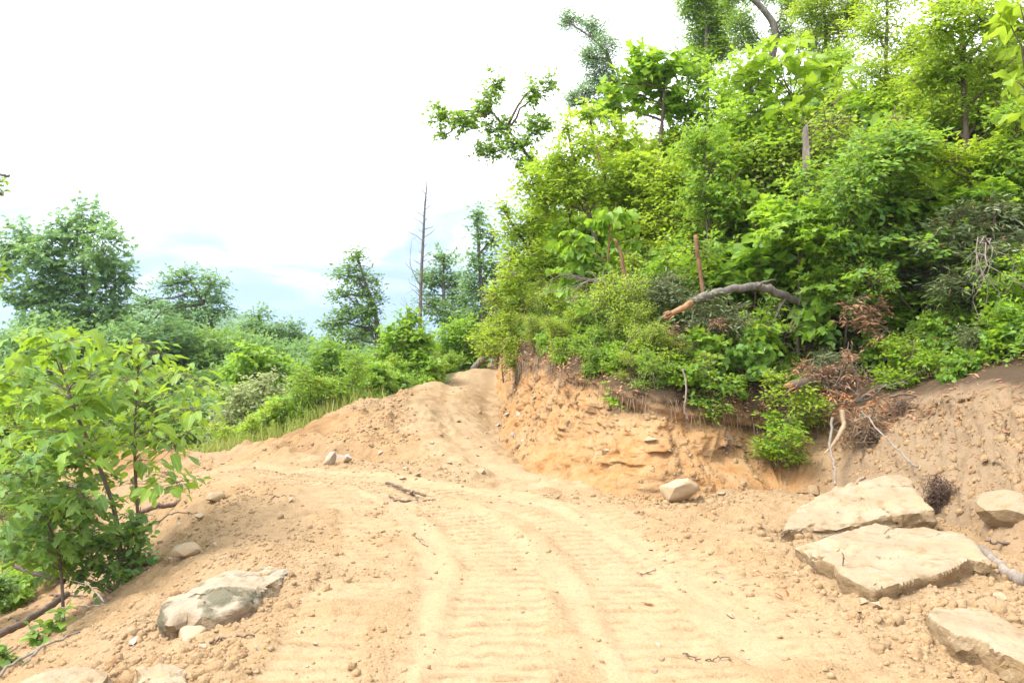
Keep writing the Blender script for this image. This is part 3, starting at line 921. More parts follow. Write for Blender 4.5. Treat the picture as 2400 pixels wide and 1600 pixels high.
def sprays(rng, blobs, n_spray, n_leaf, length, size, flat_=0.7, droop=0.15, shell=0.35):
    """leafy twigs spread through ellipsoid clumps -> twig starts, twig ends, leaf arrays"""
    B = np.array([b[:6] for b in blobs], float)
    w = np.array([b[6] if len(b) > 6 else 1.0 for b in blobs]) * (B[:, 3] * B[:, 4] + B[:, 3] * B[:, 5] + B[:, 4] * B[:, 5])
    k = rng.choice(len(B), n_spray, p=w / w.sum())
    d = unit(rng.normal(size=(n_spray, 3)))
    r = shell + (1 - shell) * rng.random(n_spray) ** 0.6
    r = r * (0.80 + 0.35 * rng.random(n_spray))
    O = B[k, :3] + d * r[:, None] * B[k, 3:6]
    out = unit(d * B[k, 3:6]); out[:, 2] = out[:, 2] * 0.5 + 0.12
    Dv = unit(out + rng.normal(0, 0.45, (n_spray, 3)))
    Lr = length * (0.6 + 0.8 * rng.random(n_spray))
    O = O - Dv * Lr[:, None] * 0.6
    E = O + Dv * Lr[:, None]; E[:, 2] -= droop * Lr * 0.5
    m = n_spray * n_leaf
    t = np.tile((np.arange(n_leaf) + 0.6) / n_leaf, n_spray) + rng.normal(0, 0.06, m)
    s = np.repeat(np.arange(n_spray), n_leaf)
    P = O[s] + (E - O)[s] * t[:, None]
    side = np.cross(Dv, np.array((0, 0, 1.0))); side = unit(side)
    sg = np.where((np.arange(m) % 2) == 0, 1.0, -1.0)
    last = (np.arange(m) % n_leaf) == n_leaf - 1
    LD = Dv[s] * (0.55 + 0.9 * last)[:, None] + side[s] * (sg * np.where(last, 0.1, 1.0))[:, None] + rng.normal(0, 0.30, (m, 3))
    LD[:, 2] -= droop
    LN = np.tile(np.array((0, 0, 1.0)), (m, 1)) * flat_ + out[s] * 0.35 + rng.normal(0, 0.42 * (1.25 - flat_ * 0.6), (m, 3))
    S = size * (0.65 + 0.6 * rng.random(m))
    hgt = (P[:, 2] - P[:, 2].min()) / (np.ptp(P[:, 2]) + 1e-6)
    tint = np.clip(np.stack([0.15 + 0.7 * rng.random(m) + 0.15 * hgt + np.repeat(rng.normal(0, 0.22, n_spray), n_leaf), rng.random(m) ** 3 * 0.55 + np.repeat(np.clip(rng.normal(0, 0.22, n_spray), 0, 1), n_leaf), (rng.random(m) < 0.006) * 0.9], 1), 0, 1)
    return O, E, k, P, LD, LN, S, tint


def wood_parts(rng, trunk, tr, blobs, O, E, k, limb_r, twig_frac, sides=7, twig_r=0.004, wob=0.05):
    parts = [tube(trunk, tr, sides)]
    tk = np.array(trunk)
    cents = []
    for b in blobs:
        c = np.array(b[:3]) + np.array((0, 0, -0.25 * b[5]))
        # limb leaves the trunk below the clump
        j = int(np.argmin(np.linalg.norm(tk - (c - np.array((0, 0, 0.8 * max(b[5], 0.3)))), axis=1)))
        cents.append(c)
        if np.linalg.norm(c - tk[j]) < 0.05:
            continue
        parts.append(tube(rough_path(tk[j], c, 7, wob, rng, -0.08), (limb_r, limb_r * 0.45), 5))
        for q in range(5):
            d = unit(rng.normal(size=3)) * np.array(b[3:6]) * 0.8; d[2] = abs(d[2])
            parts.append(tube(rough_path(c, c + d, 5, wob * 1.2, rng), (limb_r * 0.45, limb_r * 0.12), 4, False))
    idx = np.nonzero(rng.random(len(O)) < twig_frac)[0]
    for i in idx:
        parts.append(tube([O[i] - (E[i] - O[i]) * 0.3, (O[i] + E[i]) / 2, E[i]], (twig_r, twig_r * 0.4), 3, False))
    return join(parts)


def plant(name, label, cat, loc, trunk, tr, blobs, leaf, lmat, bmat, n_spray, n_leaf=7, length=0.35, size=0.09, group=None, seed=1,
          limb_r=None, twig_frac=0.25, flat_=0.7, droop=0.15, shell=0.35, dead=0.0, crown='crown', stem='trunk', gold=0.0):
    """a woody plant: trunk with limbs + crown of leaves. trunk and blobs are relative to loc"""
    rng = np.random.default_rng(seed)
    r = root(name, label, cat, loc, group)
    O, E, k, P, LD, LN, S, tint = sprays(rng, blobs, n_spray, n_leaf, length, size, flat_, droop, shell)
    tint[:, 1] = np.clip(tint[:, 1] + gold, 0, 1)
    if dead:
        tint[:, 2] = np.maximum(tint[:, 2], (rng.random(len(tint)) < dead) * 0.9)
    V, Fc = wood_parts(rng, spline(trunk, 14), tr, blobs, O, E, k, limb_r or tr[0] * 0.45, twig_frac)
    obj(stem, new_mesh(name + '_' + stem, V, Fc, None, M[bmat], True), r)
    V, Fc, tn = leaf_arrays(leaf, P, LD, LN, S, tint)
    obj(crown, new_mesh(name + '_' + crown, V, Fc, {'tint': tn}, M[lmat]), r)
    return r


def tree_at(name, label, base, Y, blobs, leaf, lmat, bmat, dens, size, tr=(0.10, 0.03), lean=None, base_xy=None, depth=0.8, cat='tree', group=None, seed=1, n_leaf=7, length=0.4, **kw):
    """tree whose crown clumps (bearing x, bearing y, radius[, radius y]) stand at distance Y; the trunk is rooted in the ground below"""
    rng = np.random.default_rng(seed + 500)
    s = Y / FPX
    bl = []
    area = 0
    for b in blobs:
        dy = rng.normal(0, 0.5) * depth * b[2] * s
        c = at(b[0], b[1], Y + dy)
        gk = 1.12 if Y > 22 else 1.0
        rx = b[2] * s * gk; rz = (b[3] if len(b) > 3 else b[2] * 0.85) * s * gk
        bl.append((c[0], c[1], c[2], rx, rx * depth, rz))
        area += rx * rz
    x0 = at(base, 800, Y)[0]
    z0 = surf(x0, Y) - 0.05
    loc = np.array((x0, Y, z0))
    bl = [(b[0] - x0, b[1] - Y, b[2] - z0, b[3], b[4], b[5]) for b in bl]
    top = max(bl, key=lambda b: b[2] + b[5])
    if lean:
        tk = [(0, 0, 0)] + [tuple(at(p[0], p[1], Y) - loc) for p in lean]
    else:
        tk = [(0, 0, 0), (top[0] * 0.25, top[1] * 0.2, top[2] * 0.4), (top[0] * 0.8, top[1] * 0.8, top[2] * 0.8), (top[0], top[1], top[2] + 0.1 * top[5])]
    n_spray = int((dens if Y < 16 else dens * 2.1) * area / (size * size) / n_leaf)
    return plant(name, label, cat, loc, tk, tr, bl, leaf, lmat, bmat, max(12, n_spray), n_leaf, length, size, group, seed, **kw)


# ------------------------------------------------------------------ distant trees across the valley
def far_proto(name, label, seed, h, blobs, leaf='diamond', size=0.22, n=900, mat='lf_far'):
    return plant(name, label, 'tree', (0, 0, -300), [(0, 0, -2.5), (0.1, 0, h * 0.4), (0.25, 0.1, h * 0.95)], (0.15, 0.03), blobs, leaf, mat, 'bark_grey', int(n * 2.0), 8, 0.7, size * 1.1, seed=seed, twig_frac=0.08, flat_=0.75, limb_r=0.05)


def rblobs(rng, n, R, z0, z1, r0, r1):
    out = []
    for i in range(n):
        t = (i + rng.random()) / n
        a = rng.random() * 6.283; rr = R * (1 - 0.75 * abs(t - 0.35) ** 0.9) * rng.random() ** 0.5
        r = r0 + (r1 - r0) * rng.random()
        out.append((rr * math.cos(a), rr * math.sin(a), z0 + (z1 - z0) * t, r, r, r * 0.72))
    return out


G_FAR = 'trees of the wood across the valley'
A = far_proto('oak_tree', 'broad leafy oak in the valley wood beyond the bushes', 11, 9.0, rblobs(np.random.default_rng(1), 13, 3.0, 2.6, 9.2, 0.9, 1.7), n=1250)
Bp = far_proto('poplar_tree', 'tall poplar in the valley wood beyond the bushes', 12, 11.0, rblobs(np.random.default_rng(2), 14, 2.4, 2.8, 11.2, 0.8, 1.4), n=1150)
Cp = far_proto('maple_tree', 'dense round maple in the valley wood beyond the bushes', 13, 7.0, rblobs(np.random.default_rng(3), 12, 3.2, 1.4, 7.0, 1.0, 1.8), n=1300, mat='lf_deep')
Dp = far_proto('ash_tree', 'light green ash in the valley wood beyond the bushes', 14, 8.0, rblobs(np.random.default_rng(4), 12, 2.6, 1.8, 8.0, 0.8, 1.5), n=1100, mat='lf_far')
FAR = [  # proto, bearing x, distance, top bearing y, rotation
    (A, 60, 38, 770, 0.4), (Cp, 150, 33, 800, 1.2), (Dp, 20, 27, 830, 2.2), (Cp, 250, 36, 770, 3.0), (A, 345, 40, 745, 4.0), (Dp, 410, 34, 790, 5.2),
    (Cp, 470, 39, 760, 0.2), (A, 540, 44, 770, 1.0), (Dp, 600, 37, 800, 2.5), (Cp, 660, 41, 790, 3.3), (A, 720, 46, 780, 4.4), (Cp, 790, 40, 800, 5.0),
    (Dp, 850, 44, 800, 0.8), (A, 930, 48, 790, 1.9), (Bp, 110, 48, 720, 2.0), (Bp, 235, 52, 715, 0.7), (Cp, 20, 44, 745, 2.8), (Dp, 300, 28, 850, 1.5), (Cp, 420, 29, 860, 2.0),
    (A, 1000, 46, 780, 5.5), (Cp, 560, 30, 880, 4.1), (Dp, 480, 26, 930, 0.3), (Cp, 380, 24, 930, 3.9), (Cp, 700, 31, 850, 2.2), (A, 1080, 44, 740, 2.6), (Cp, 140, 25, 880, 5.4), (Dp, -40, 33, 780, 0.1),
    (Cp, 500, 33, 770, 1.1), (A, 400, 36, 760, 2.9), (Dp, 560, 35, 775, 4.9), (Cp, 640, 33, 790, 0.9), (A, 760, 36, 785, 3.8), (Cp, 880, 36, 790, 2.4), (Dp, 700, 28, 820, 5.9), (Cp, 620, 27, 860, 1.7), (A, 200, 40, 740, 5.1), (Dp, 330, 32, 790, 3.1), (Cp, 960, 34, 780, 4.6), (Dp, 1090, 36, 730, 1.3), (Bp, 560, 40, 740, 2.2), (Bp, 650, 42, 765, 3.2), (Bp, 750, 40, 770, 0.5), (Bp, 330, 38, 735, 4.2), (A, 60, 30, 770, 1.2), (Bp, 920, 38, 770, 1.2), (Bp, 552, 31, 752, 0.9), (A, 655, 30, 772, 3.7), (Bp, 735, 30, 782, 5.3), (A, 325, 30, 745, 1.8), (Bp, 600, 29, 800, 4.0), (A, 90, 29, 735, 2.6)]
seenp = set()


def top_of(me):
    a = np.empty(len(me.vertices) * 3, np.float32); me.vertices.foreach_get('co', a)
    return float(a.reshape(-1, 3)[:, 2].max())


for i, (pr, px, Y, top, rz) in enumerate(FAR):
    top = top + (18 if 540 < px < 800 else 0)
    p = at(px, top, Y)
    H = top_of(pr.children[1].data)
    zb = gnd(p[0], Y) - 0.2
    wh = ' below the tallest tulip tree' if px < 320 else ' below the spreading oak' if px < 560 else ' below the small skyline oaks' if px < 740 else ' around the leaning tree' if px < 900 else ' behind the dead pole tree'
    dp = 'near' if Y < 30 else 'mid-distance' if Y < 42 else 'far'
    lb = dp + ' ' + {'oak': 'broad leafy oak', 'pop': 'tall poplar', 'map': 'dense round maple', 'ash': 'light green ash'}[pr.name[:3]] + ' in the valley wood' + wh
    sc = (p[2] - zb) / H
    sc = min(1.45, max(0.55, sc)); zb = p[2] - sc * H
    if pr.name not in seenp:
        seenp.add(pr.name); pr.location = (p[0], Y, zb); pr.rotation_euler = (0, 0, rz); pr.scale = (sc, sc, sc); pr['group'] = G_FAR; pr['label'] = lb
    else:
        copy_tree(pr, (p[0], Y, zb), rz, sc, lb, G_FAR)

# trees that stand out against the sky on the far side
tree_at('tulip_tree', 'tallest tulip tree against the sky beyond the maple saplings, with a broad airy crown', 190, 30,
        [(195, 520, 60, 50), (150, 570, 70, 45), (245, 580, 60, 55), (40, 560, 52, 40), (95, 600, 60, 40), (10, 620, 50, 40), (200, 640, 90, 55), (275, 650, 45, 50), (130, 670, 70, 40), (60, 690, 70, 35), (215, 720, 85, 45), (285, 720, 35, 35), (130, 745, 80, 30)],
        'star', 'lf_far', 'bark_grey', 14, 0.20, (0.13, 0.02), seed=21, length=0.6, twig_frac=0.1, limb_r=0.04)
tree_at('oak_tree', 'spreading oak with layered crown against the pale blue sky above the valley wood', 495, 34,
        [(440, 645, 45, 22), (400, 665, 40, 22), (500, 660, 38, 24), (470, 690, 60, 30), (345, 710, 40, 24), (400, 725, 55, 24), (510, 720, 36, 30), (450, 750, 60, 28), (335, 750, 35, 22)],
        'diamond', 'lf_far', 'bark_grey', 16, 0.18, (0.15, 0.03), lean=[(500, 860), (500, 790), (490, 740), (450, 660)], seed=22, length=0.6, twig_frac=0.1, limb_r=0.06)
tree_at('oak_tree', 'small round-topped oak on the skyline between spreading oak and leaning tree', 620, 38,
        [(610, 738, 30, 20), (580, 765, 34, 20), (640, 770, 36, 22), (560, 790, 24, 16), (610, 795, 54, 24)], 'diamond', 'lf_far', 'bark_grey', 26, 0.2, (0.14, 0.03), seed=23, length=0.6, twig_frac=0.1)
tree_at('oak_tree', 'lowest small oak on the skyline just beside the leaning tree', 700, 38,
        [(690, 770, 30, 20), (670, 795, 34, 18), (712, 800, 30, 20)], 'diamond', 'lf_far', 'bark_grey', 26, 0.2, (0.13, 0.03), seed=24, length=0.6, twig_frac=0.1)
tree_at('leaning_tree', 'dark green tree leaning towards the valley, alone against the sky', 872, 28,
        [(835, 600, 28, 22), (815, 640, 42, 26), (855, 665, 38, 34), (800, 690, 32, 20), (870, 710, 32, 34), (830, 730, 50, 24), (785, 755, 38, 20), (865, 765, 38, 28), (820, 790, 60, 26)],
        'diamond', 'lf_deep', 'bark_grey', 19, 0.14, (0.12, 0.025), lean=[(885, 800), (878, 730), (855, 660), (838, 600)], seed=25, length=0.5, twig_frac=0.1)
tree_at('slender_tree', 'leafy tree right behind the dead bare trunk', 1040, 27,
        [(1040, 605, 32, 24), (1020, 650, 38, 30), (1070, 660, 38, 28), (1010, 710, 34, 26), (1050, 730, 46, 30), (1085, 700, 32, 26)], 'diamond', 'lf_far', 'bark_grey', 24, 0.15, (0.10, 0.02), seed=26, length=0.5, twig_frac=0.12)
tree_at('slender_tree', 'thin pale green tree with forked top beside the thicket', 1135, 24,
        [(1118, 505, 20, 24), (1128, 545, 28, 26), (1155, 560, 26, 24), (1110, 610, 34, 30), (1150, 620, 38, 34), (1110, 670, 38, 30), (1150, 700, 44, 34), (1180, 660, 30, 30), (1120, 740, 44, 28)],
        'diamond', 'lf_far', 'bark_grey', 20, 0.13, (0.09, 0.02), seed=27, length=0.5, twig_frac=0.15)

# dead bare pole tree
rng = np.random.default_rng(33)
bY = 26.0
pole = [at(*p, bY) for p in ((982, 800), (986, 690), (992, 560), (996, 480), (1000, 440), (1001, 392))]
pole[0][2] = gnd(pole[0][0], bY) - 0.1
r = root('dead_tree', 'dead leafless pole tree standing bare against the white sky', 'dead tree', pole[0])
o0 = pole[0]
obj('trunk', new_mesh('dead_trunk', *tube(spline([p - o0 for p in pole], 20), (0.07, 0.038, 0.006), 7), None, M['bark_grey'], True), r)
tw = []
for py in list(np.linspace(455, 760, 34)):
    px = np.interp(py, [392, 560, 690, 800], [1001, 992, 986, 982])
    a = at(px, py, bY) - o0
    L = (0.15 + 0.55 * rng.random()) * (0.6 + 0.5 * (py - 390) / 400)
    ang = rng.random() * 6.283
    b = a + np.array((math.cos(ang) * L, math.sin(ang) * L, L * (0.25 + 0.7 * rng.random())))
    tw.append(tube(rough_path(a, b, 5, 0.06, rng), (0.014, 0.005), 4, False))
    for q in range(2):
        c = a + (b - a) * (0.4 + 0.3 * q); d = c + np.array(rng.normal(0, 0.14, 3)) + np.array((0, 0, 0.1))
        tw.append(tube(rough_path(c, d, 4, 0.05, rng), (0.006, 0.002), 3, False))
k0, k1, k2 = at(978, 640, bY) - o0, at(962, 620, bY) - o0, at(965, 560, bY) - o0
tw.append(tube(spline([at(984, 690, bY) - o0 + (0, 0, 0.3), k1, k2], 9), (0.014, 0.004), 5))
obj('branches', new_mesh('dead_branches', *join(tw), None, M['bark_grey'], True), r)

# far wooded ridge
hx = np.linspace(-420, -60, 240); hy = np.linspace(330, 520, 60)
X, Yg = np.meshgrid(hx, hy)
env = np.exp(-((X + 185) / 95) ** 2) * np.exp(-((Yg - 430) / 70) ** 2)
Z = -25 + 46 * env + 3.5 * lumps2(X.ravel() / 9, Yg.ravel() / 9, 4, 0.95).reshape(X.shape) + 2.5 * fbm2(X.ravel() / 14, Yg.ravel() / 14, 4, 9).reshape(X.shape)
ii = (np.arange(59)[:, None] * 240 + np.arange(239)[None, :]).ravel()
m, n, out = mat_new('far_canopy')
tc = n.nodes.new('ShaderNodeTexCoord')
p = N(n, 'ShaderNodeBsdfPrincipled', Roughness=1.0)
n.links.new(mixc(n, maprange(n, noise(n, tc.outputs['Object'], 0.35, 6, 0.7), 0.3, 0.7), (0.06, 0.12, 0.07), (0.13, 0.22, 0.12)), p.inputs['Base Color'])
n.links.new(p.outputs[0], out.inputs[0])
HK = 0.44
obj('hills', new_mesh('hills', np.stack([X.ravel() * HK, Yg.ravel() * HK, EYE + (Z.ravel() - EYE) * HK], 1), np.stack([ii, ii + 1, ii + 241, ii + 240], 1), None, m, False), kind='structure')

# ------------------------------------------------------------------ bushes along the outer edge of the ramp
tree_at('bush', 'pale cream-green bush beside the grassy strip, largest of the bushes by the ramp', 600, 15.6,
        [(560, 930, 50, 40), (620, 905, 55, 40), (665, 950, 50, 45), (600, 970, 70, 45), (530, 985, 50, 40), (670, 1000, 48, 36), (585, 1020, 60, 30), (640, 1025, 55, 26), (510, 1020, 30, 22)],
        'ovate', 'lf_pale', 'bark_brown', 30, 0.085, (0.03, 0.01), cat='bush', seed=41, length=0.35, twig_frac=0.2)
tree_at('bush', 'yellow-green bush rising behind the pale cream bush', 600, 19,
        [(590, 830, 45, 36), (560, 870, 45, 34), (640, 860, 45, 34), (680, 890, 36, 30), (610, 900, 70, 36), (540, 920, 40, 30)],
        'star', 'lf_bright', 'bark_brown', 24, 0.12, (0.04, 0.01), cat='bush', seed=42)
tree_at('bush', 'green rounded bush halfway along the ramp edge, between yellow-green and tall bright bushes', 800, 20,
        [(770, 820, 40, 32), (820, 850, 48, 36), (750, 865, 40, 34), (790, 890, 56, 34), (840, 900, 46, 30), (740, 915, 40, 28), (790, 935, 60, 26)],
        'diamond', 'lf_maple', 'bark_brown', 26, 0.11, (0.04, 0.01), cat='bush', seed=43)
tree_at('young_tulip_tree', 'bright green dense young tree at the ramp edge below the dead bare trunk', 960, 19.6,
        [(955, 750, 26, 28), (930, 790, 40, 32), (980, 800, 42, 34), (915, 840, 40, 34), (965, 850, 58, 38), (1010, 850, 36, 32), (925, 890, 46, 30), (985, 890, 50, 34), (950, 915, 56, 24)],
        'star', 'lf_bright', 'bark_brown', 30, 0.12, (0.05, 0.01), cat='young tree', seed=44)
tree_at('bush', 'leafy bush at the crest of the ramp beside the leaning log', 1080, 23,
        [(1060, 780, 40, 30), (1100, 770, 36, 32), (1045, 820, 38, 30), (1095, 820, 42, 34), (1060, 850, 46, 24), (1120, 840, 30, 24)],
        'diamond', 'lf_bright', 'bark_brown', 26, 0.12, (0.04, 0.01), cat='bush', seed=45)
tree_at('bush', 'low yellow-green bush under the bright young tree on the ramp edge', 870, 17.6,
        [(860, 900, 36, 26), (895, 915, 34, 22), (830, 925, 40, 24), (870, 935, 50, 20)], 'diamond', 'lf_gold', 'bark_brown', 24, 0.09, (0.02, 0.008), cat='bush', seed=46)
tree_at('bush', 'low weedy bush beside the dry grass on the ramp edge', 750, 15.2,
        [(735, 950, 34, 28), (770, 960, 30, 22), (715, 975, 30, 24)], 'diamond', 'lf_bright', 'bark_brown', 22, 0.075, (0.02, 0.008), cat='bush', seed=47)
tree_at('bush', 'dark green bush in the gap behind the wooden stake', 450, 19,
        [(450, 1000, 50, 34), (420, 1030, 45, 28), (490, 1035, 45, 26), (455, 1060, 50, 22)], 'diamond', 'lf_deep', 'bark_brown', 22, 0.12, (0.03, 0.01), cat='bush', seed=48)
tree_at('bush', 'bright low bush directly behind the wooden stake', 470, 15,
        [(470, 1060, 30, 18), (440, 1070, 28, 16), (500, 1068, 26, 16)], 'heart', 'lf_bright', 'bark_brown', 18, 0.085, (0.02, 0.008), cat='bush', seed=49)
tree_at('bush', 'sunlit yellow-green bush behind the fallen white log', 110, 14.5,
        [(60, 1010, 60, 40), (130, 1000, 60, 40), (180, 1030, 50, 36), (40, 1060, 55, 34), (110, 1060, 60, 30), (20, 960, 50, 40), (190, 980, 40, 34)], 'diamond', 'lf_gold', 'bark_brown', 24, 0.10, (0.03, 0.01), cat='bush', seed=50)
tree_at('bush', 'broad green bush seen through the saplings', 330, 18,
        [(300, 930, 60, 44), (370, 950, 60, 44), (330, 990, 70, 40), (250, 980, 60, 40), (410, 1000, 45, 36), (200, 920, 55, 40)], 'diamond', 'lf_maple', 'bark_brown', 22, 0.13, (0.04, 0.01), cat='bush', seed=51)


def blades(name, cx, cy, n, h, rngs, spread, dry=0.3):
    rng = np.random.default_rng(rngs)
    t = rng.random(n)
    pts = spline([at(*c)[:2] for c in cx], 60)
    k = (t * 59).astype(int)
    xy = pts[k] + rng.normal(0, 1, (n, 2)) * spread
    z = bil(GZ, xy[:, 0], xy[:, 1]) - 0.02
    P = np.column_stack([xy, z])
    D = np.column_stack([rng.normal(0, 0.35, (n, 2)), np.ones(n)])
    Nn = rng.normal(0, 1, (n, 3)); Nn[:, 2] = 0
    S = h * (0.5 + 0.9 * rng.random(n))
    tint = np.clip(np.stack([rng.random(n), rng.random(n) * 0.6 + (rng.random(n) < dry) * 0.4, np.zeros(n)], 1), 0, 1)
    tv = np.array([(-0.012, 0, 0), (0.012, 0, 0), (0.010, 0.5, 0.06), (-0.010, 0.5, 0.06), (0, 1, 0.25)])
    LEAF['blade'] = (tv * np.array((1.6, 1, 1)), np.array([(0, 1, 2), (0, 2, 3), (3, 2, 4)]))
    V, Fc, tn = leaf_arrays('blade', P, D, Nn, S, tint)
    o = obj(name, new_mesh(name, V, Fc, {'tint': tn}, M['grass']), kind='stuff')
    o['label'] = 'tufts of green and dry grass along the outer edge of the ramp'
    o['category'] = 'grass'


blades('grass', [(505, 1075, 13.2), (560, 1060, 13.4), (640, 1030, 13.8), (720, 1000, 14.2), (820, 955, 15.0)], None, 4200, 0.30, 61, 0.34)

# ------------------------------------------------------------------ trees and thicket above the cut bank
DN = 46
tree_at('maple_tree', 'maple reaching out sparse leafy limbs over the ramp against the white sky', 1330, 17,
        [(1035, 265, 36, 28), (1090, 285, 45, 30), (1140, 240, 34, 40), (1160, 190, 24, 34), (1170, 300, 45, 32), (1150, 350, 45, 24), (1255, 215, 32, 44), (1290, 190, 18, 30), (1260, 290, 40, 34), (1215, 335, 45, 32), (1235, 380, 36, 28), (1040, 315, 26, 14)],
        'star', 'lf_maple', 'bark_brown', 14, 0.085, (0.07, 0.02), lean=[(1300, 600), (1265, 420), (1210, 330), (1150, 260)], seed=71, length=0.28, twig_frac=0.4, limb_r=0.032)
tree_at('slender_oak_tree', 'greyish green oak leaning in at the skyline behind the maple limbs', 1450, 24,
        [(1335, 45, 30, 26), (1390, 65, 34, 28), (1420, 110, 36, 34), (1380, 130, 30, 26), (1410, 175, 44, 34), (1370, 215, 36, 24), (1440, 210, 34, 34), (1350, 235, 30, 20), (1420, 260, 40, 34)],
        'lance', 'lf_far', 'bark_grey', 36, 0.12, (0.09, 0.02), lean=[(1455, 300), (1440, 180), (1410, 110), (1330, 50)], seed=72, length=0.4, twig_frac=0.3, limb_r=0.04)
tree_at('slender_tree', 'tall green tree cut by the top of the picture, nearest to the open sky', 1660, 24,
        [(1630, 15, 45, 40), (1680, 40, 45, 40), (1650, 85, 45, 36), (1695, 110, 40, 34), (1655, -40, 55, 45), (1640, 140, 40, 30)], 'lance', 'lf_maple', 'bark_grey', 62, 0.14, (0.09, 0.03), seed=73, twig_frac=0.3, limb_r=0.03)
tree_at('crooked_tree', 'crooked grey trunk with thin crown bending over at the top of the picture', 1790, 22,
        [(1735, 50, 40, 34), (1790, -25, 50, 40), (1750, 95, 36, 28), (1835, 70, 36, 34), (1720, -10, 36, 34), (1850, 10, 40, 34)], 'lance', 'lf_maple', 'bark_grey', 40, 0.12, (0.13, 0.06), lean=[(1800, 200), (1818, 80), (1795, 30), (1750, -15), (1690, -60)], seed=74, twig_frac=0.35, limb_r=0.03)
tree_at('slender_tree', 'yellow-green feathery tree at the top of the picture behind the big-leaved magnolia', 1945, 20,
        [(1900, 20, 55, 42), (1955, 60, 55, 42), (1895, 95, 42, 34), (1930, -45, 60, 45), (2000, 15, 45, 40), (1950, 130, 50, 34)], 'lance', 'lf_gold', 'bark_brown', 58, 0.12, (0.07, 0.02), seed=75, twig_frac=0.3, limb_r=0.025)
tree_at('young_beech_tree', 'yellow-green young tree at the outer corner of the thicket above the root curtain', 1330, 13.6,
        [(1180, 485, 26, 24), (1205, 540, 48, 40), (1260, 515, 55, 46), (1300, 590, 66, 50), (1230, 610, 58, 46), (1200, 670, 48, 36), (1290, 670, 60, 40), (1200, 590, 36, 30)],
        'diamond', 'lf_gold', 'bark_brown', DN, 0.085, (0.05, 0.015), seed=81, length=0.35, twig_frac=0.2)
tree_at('young_beech_tree', 'tallest yellow-green young tree on the outer side of the thicket under the maple limbs', 1420, 13.0,
        [(1240, 425, 46, 38), (1310, 375, 56, 44), (1375, 335, 56, 44), (1340, 440, 80, 56), (1420, 420, 78, 60), (1275, 470, 50, 40), (1330, 300, 30, 34)],
        'diamond', 'lf_gold', 'bark_brown', DN, 0.085, (0.06, 0.015), seed=82, length=0.35, twig_frac=0.2)
tree_at('young_maple_tree', 'bright young maple in the middle of the thicket below the tulip tree', 1480, 13.6,
        [(1380, 265, 40, 34), (1450, 320, 66, 50), (1510, 395, 76, 56), (1440, 470, 76, 56), (1530, 470, 66, 50)],
        'star', 'lf_gold', 'bark_red', 30, 0.10, (0.06, 0.015), seed=83, length=0.35, twig_frac=0.2)
tree_at('tulip_tree', 'bright green young tulip tree with large lobed leaves topping the thicket', 1530, 15,
        [(1440, 185, 46, 38), (1500, 145, 44, 34), (1560, 150, 56, 40), (1480, 220, 58, 44), (1560, 230, 66, 50), (1430, 245, 40, 32)],
        'tulip', 'lf_bright', 'bark_brown', 30, 0.16, (0.06, 0.015), seed=84, length=0.4, twig_frac=0.2)
tree_at('young_cherry_tree', 'slim bright young tree between tulip tree and big-leaved magnolia', 1690, 15,
        [(1640, 175, 56, 44), (1700, 225, 66, 50), (1620, 260, 58, 46), (1680, 325, 78, 56), (1595, 340, 66, 50), (1745, 300, 56, 46)],
        'diamond', 'lf_bright', 'bark_brown', DN, 0.09, (0.05, 0.015), seed=85, length=0.35, twig_frac=0.2)
tree_at('young_cherry_tree', 'green young tree behind the upright orange broken stem', 1640, 13,
        [(1560, 420, 66, 50), (1640, 445, 66, 50), (1600, 515, 58, 44), (1705, 430, 58, 46), (1725, 515, 56, 44), (1670, 560, 56, 40)],
        'ovate', 'lf_maple', 'bark_brown', 24, 0.10, (0.05, 0.015), seed=86, length=0.35, twig_frac=0.2)
tree_at('young_walnut_tree', 'feathery yellow-green young tree rising to the top beside the magnolia', 2070, 13,
        [(2050, 60, 66, 50), (2140, 105, 66, 50), (2060, 165, 76, 56), (2000, 230, 58, 46), (2120, 230, 76, 56), (2080, -20, 70, 50)],
        'lance', 'lf_gold', 'bark_brown', 74, 0.11, (0.05, 0.015), seed=87, length=0.4, twig_frac=0.2)
tree_at('young_beech_tree', 'golden green tree filling the upper corner above the laurel', 2270, 11,
        [(2200, 55, 76, 56), (2300, 35, 76, 56), (2260, 150, 86, 60), (2350, 160, 76, 56), (2180, 170, 66, 50), (2300, 260, 86, 60), (2200, 270, 76, 56), (2390, 60, 60, 56), (2250, -30, 90, 50)],
        'diamond', 'lf_gold', 'bark_brown', DN, 0.08, (0.06, 0.015), seed=88, length=0.35, twig_frac=0.25)
tree_at('young_beech_tree', 'spreading yellow-green sapling with flat sprays right above the laurel', 2270, 10.4,
        [(2130, 345, 76, 36), (2220, 370, 76, 36), (2320, 350, 76, 40), (2150, 425, 60, 34), (2280, 430, 76, 40), (2385, 420, 66, 44)],
        'diamond', 'lf_gold', 'bark_brown', DN, 0.075, (0.04, 0.012), seed=89, length=0.35, twig_frac=0.25, flat_=1.0)
tree_at('young_maple_tree', 'dark green young maple in the shady hollow behind the grey snag', 1980, 13.8,
        [(1900, 300, 66, 50), (1960, 250, 58, 46), (1985, 350, 66, 50), (2045, 330, 58, 46), (1930, 420, 66, 50), (2050, 430, 66, 50), (2000, 500, 58, 44)],
        'star', 'lf_deep', 'bark_brown', 30, 0.12, (0.05, 0.015), seed=90, length=0.35, twig_frac=0.2)
tree_at('young_cherry_tree', 'bright young tree in front of the snag, in the middle of the thicket', 1800, 12.4,
        [(1780, 330, 56, 46), (1825, 400, 66, 50), (1770, 455, 66, 50), (1845, 505, 64, 50), (1795, 570, 64, 46)],
        'diamond', 'lf_bright', 'bark_brown', DN, 0.085, (0.04, 0.015), seed=91, length=0.35, twig_frac=0.2)
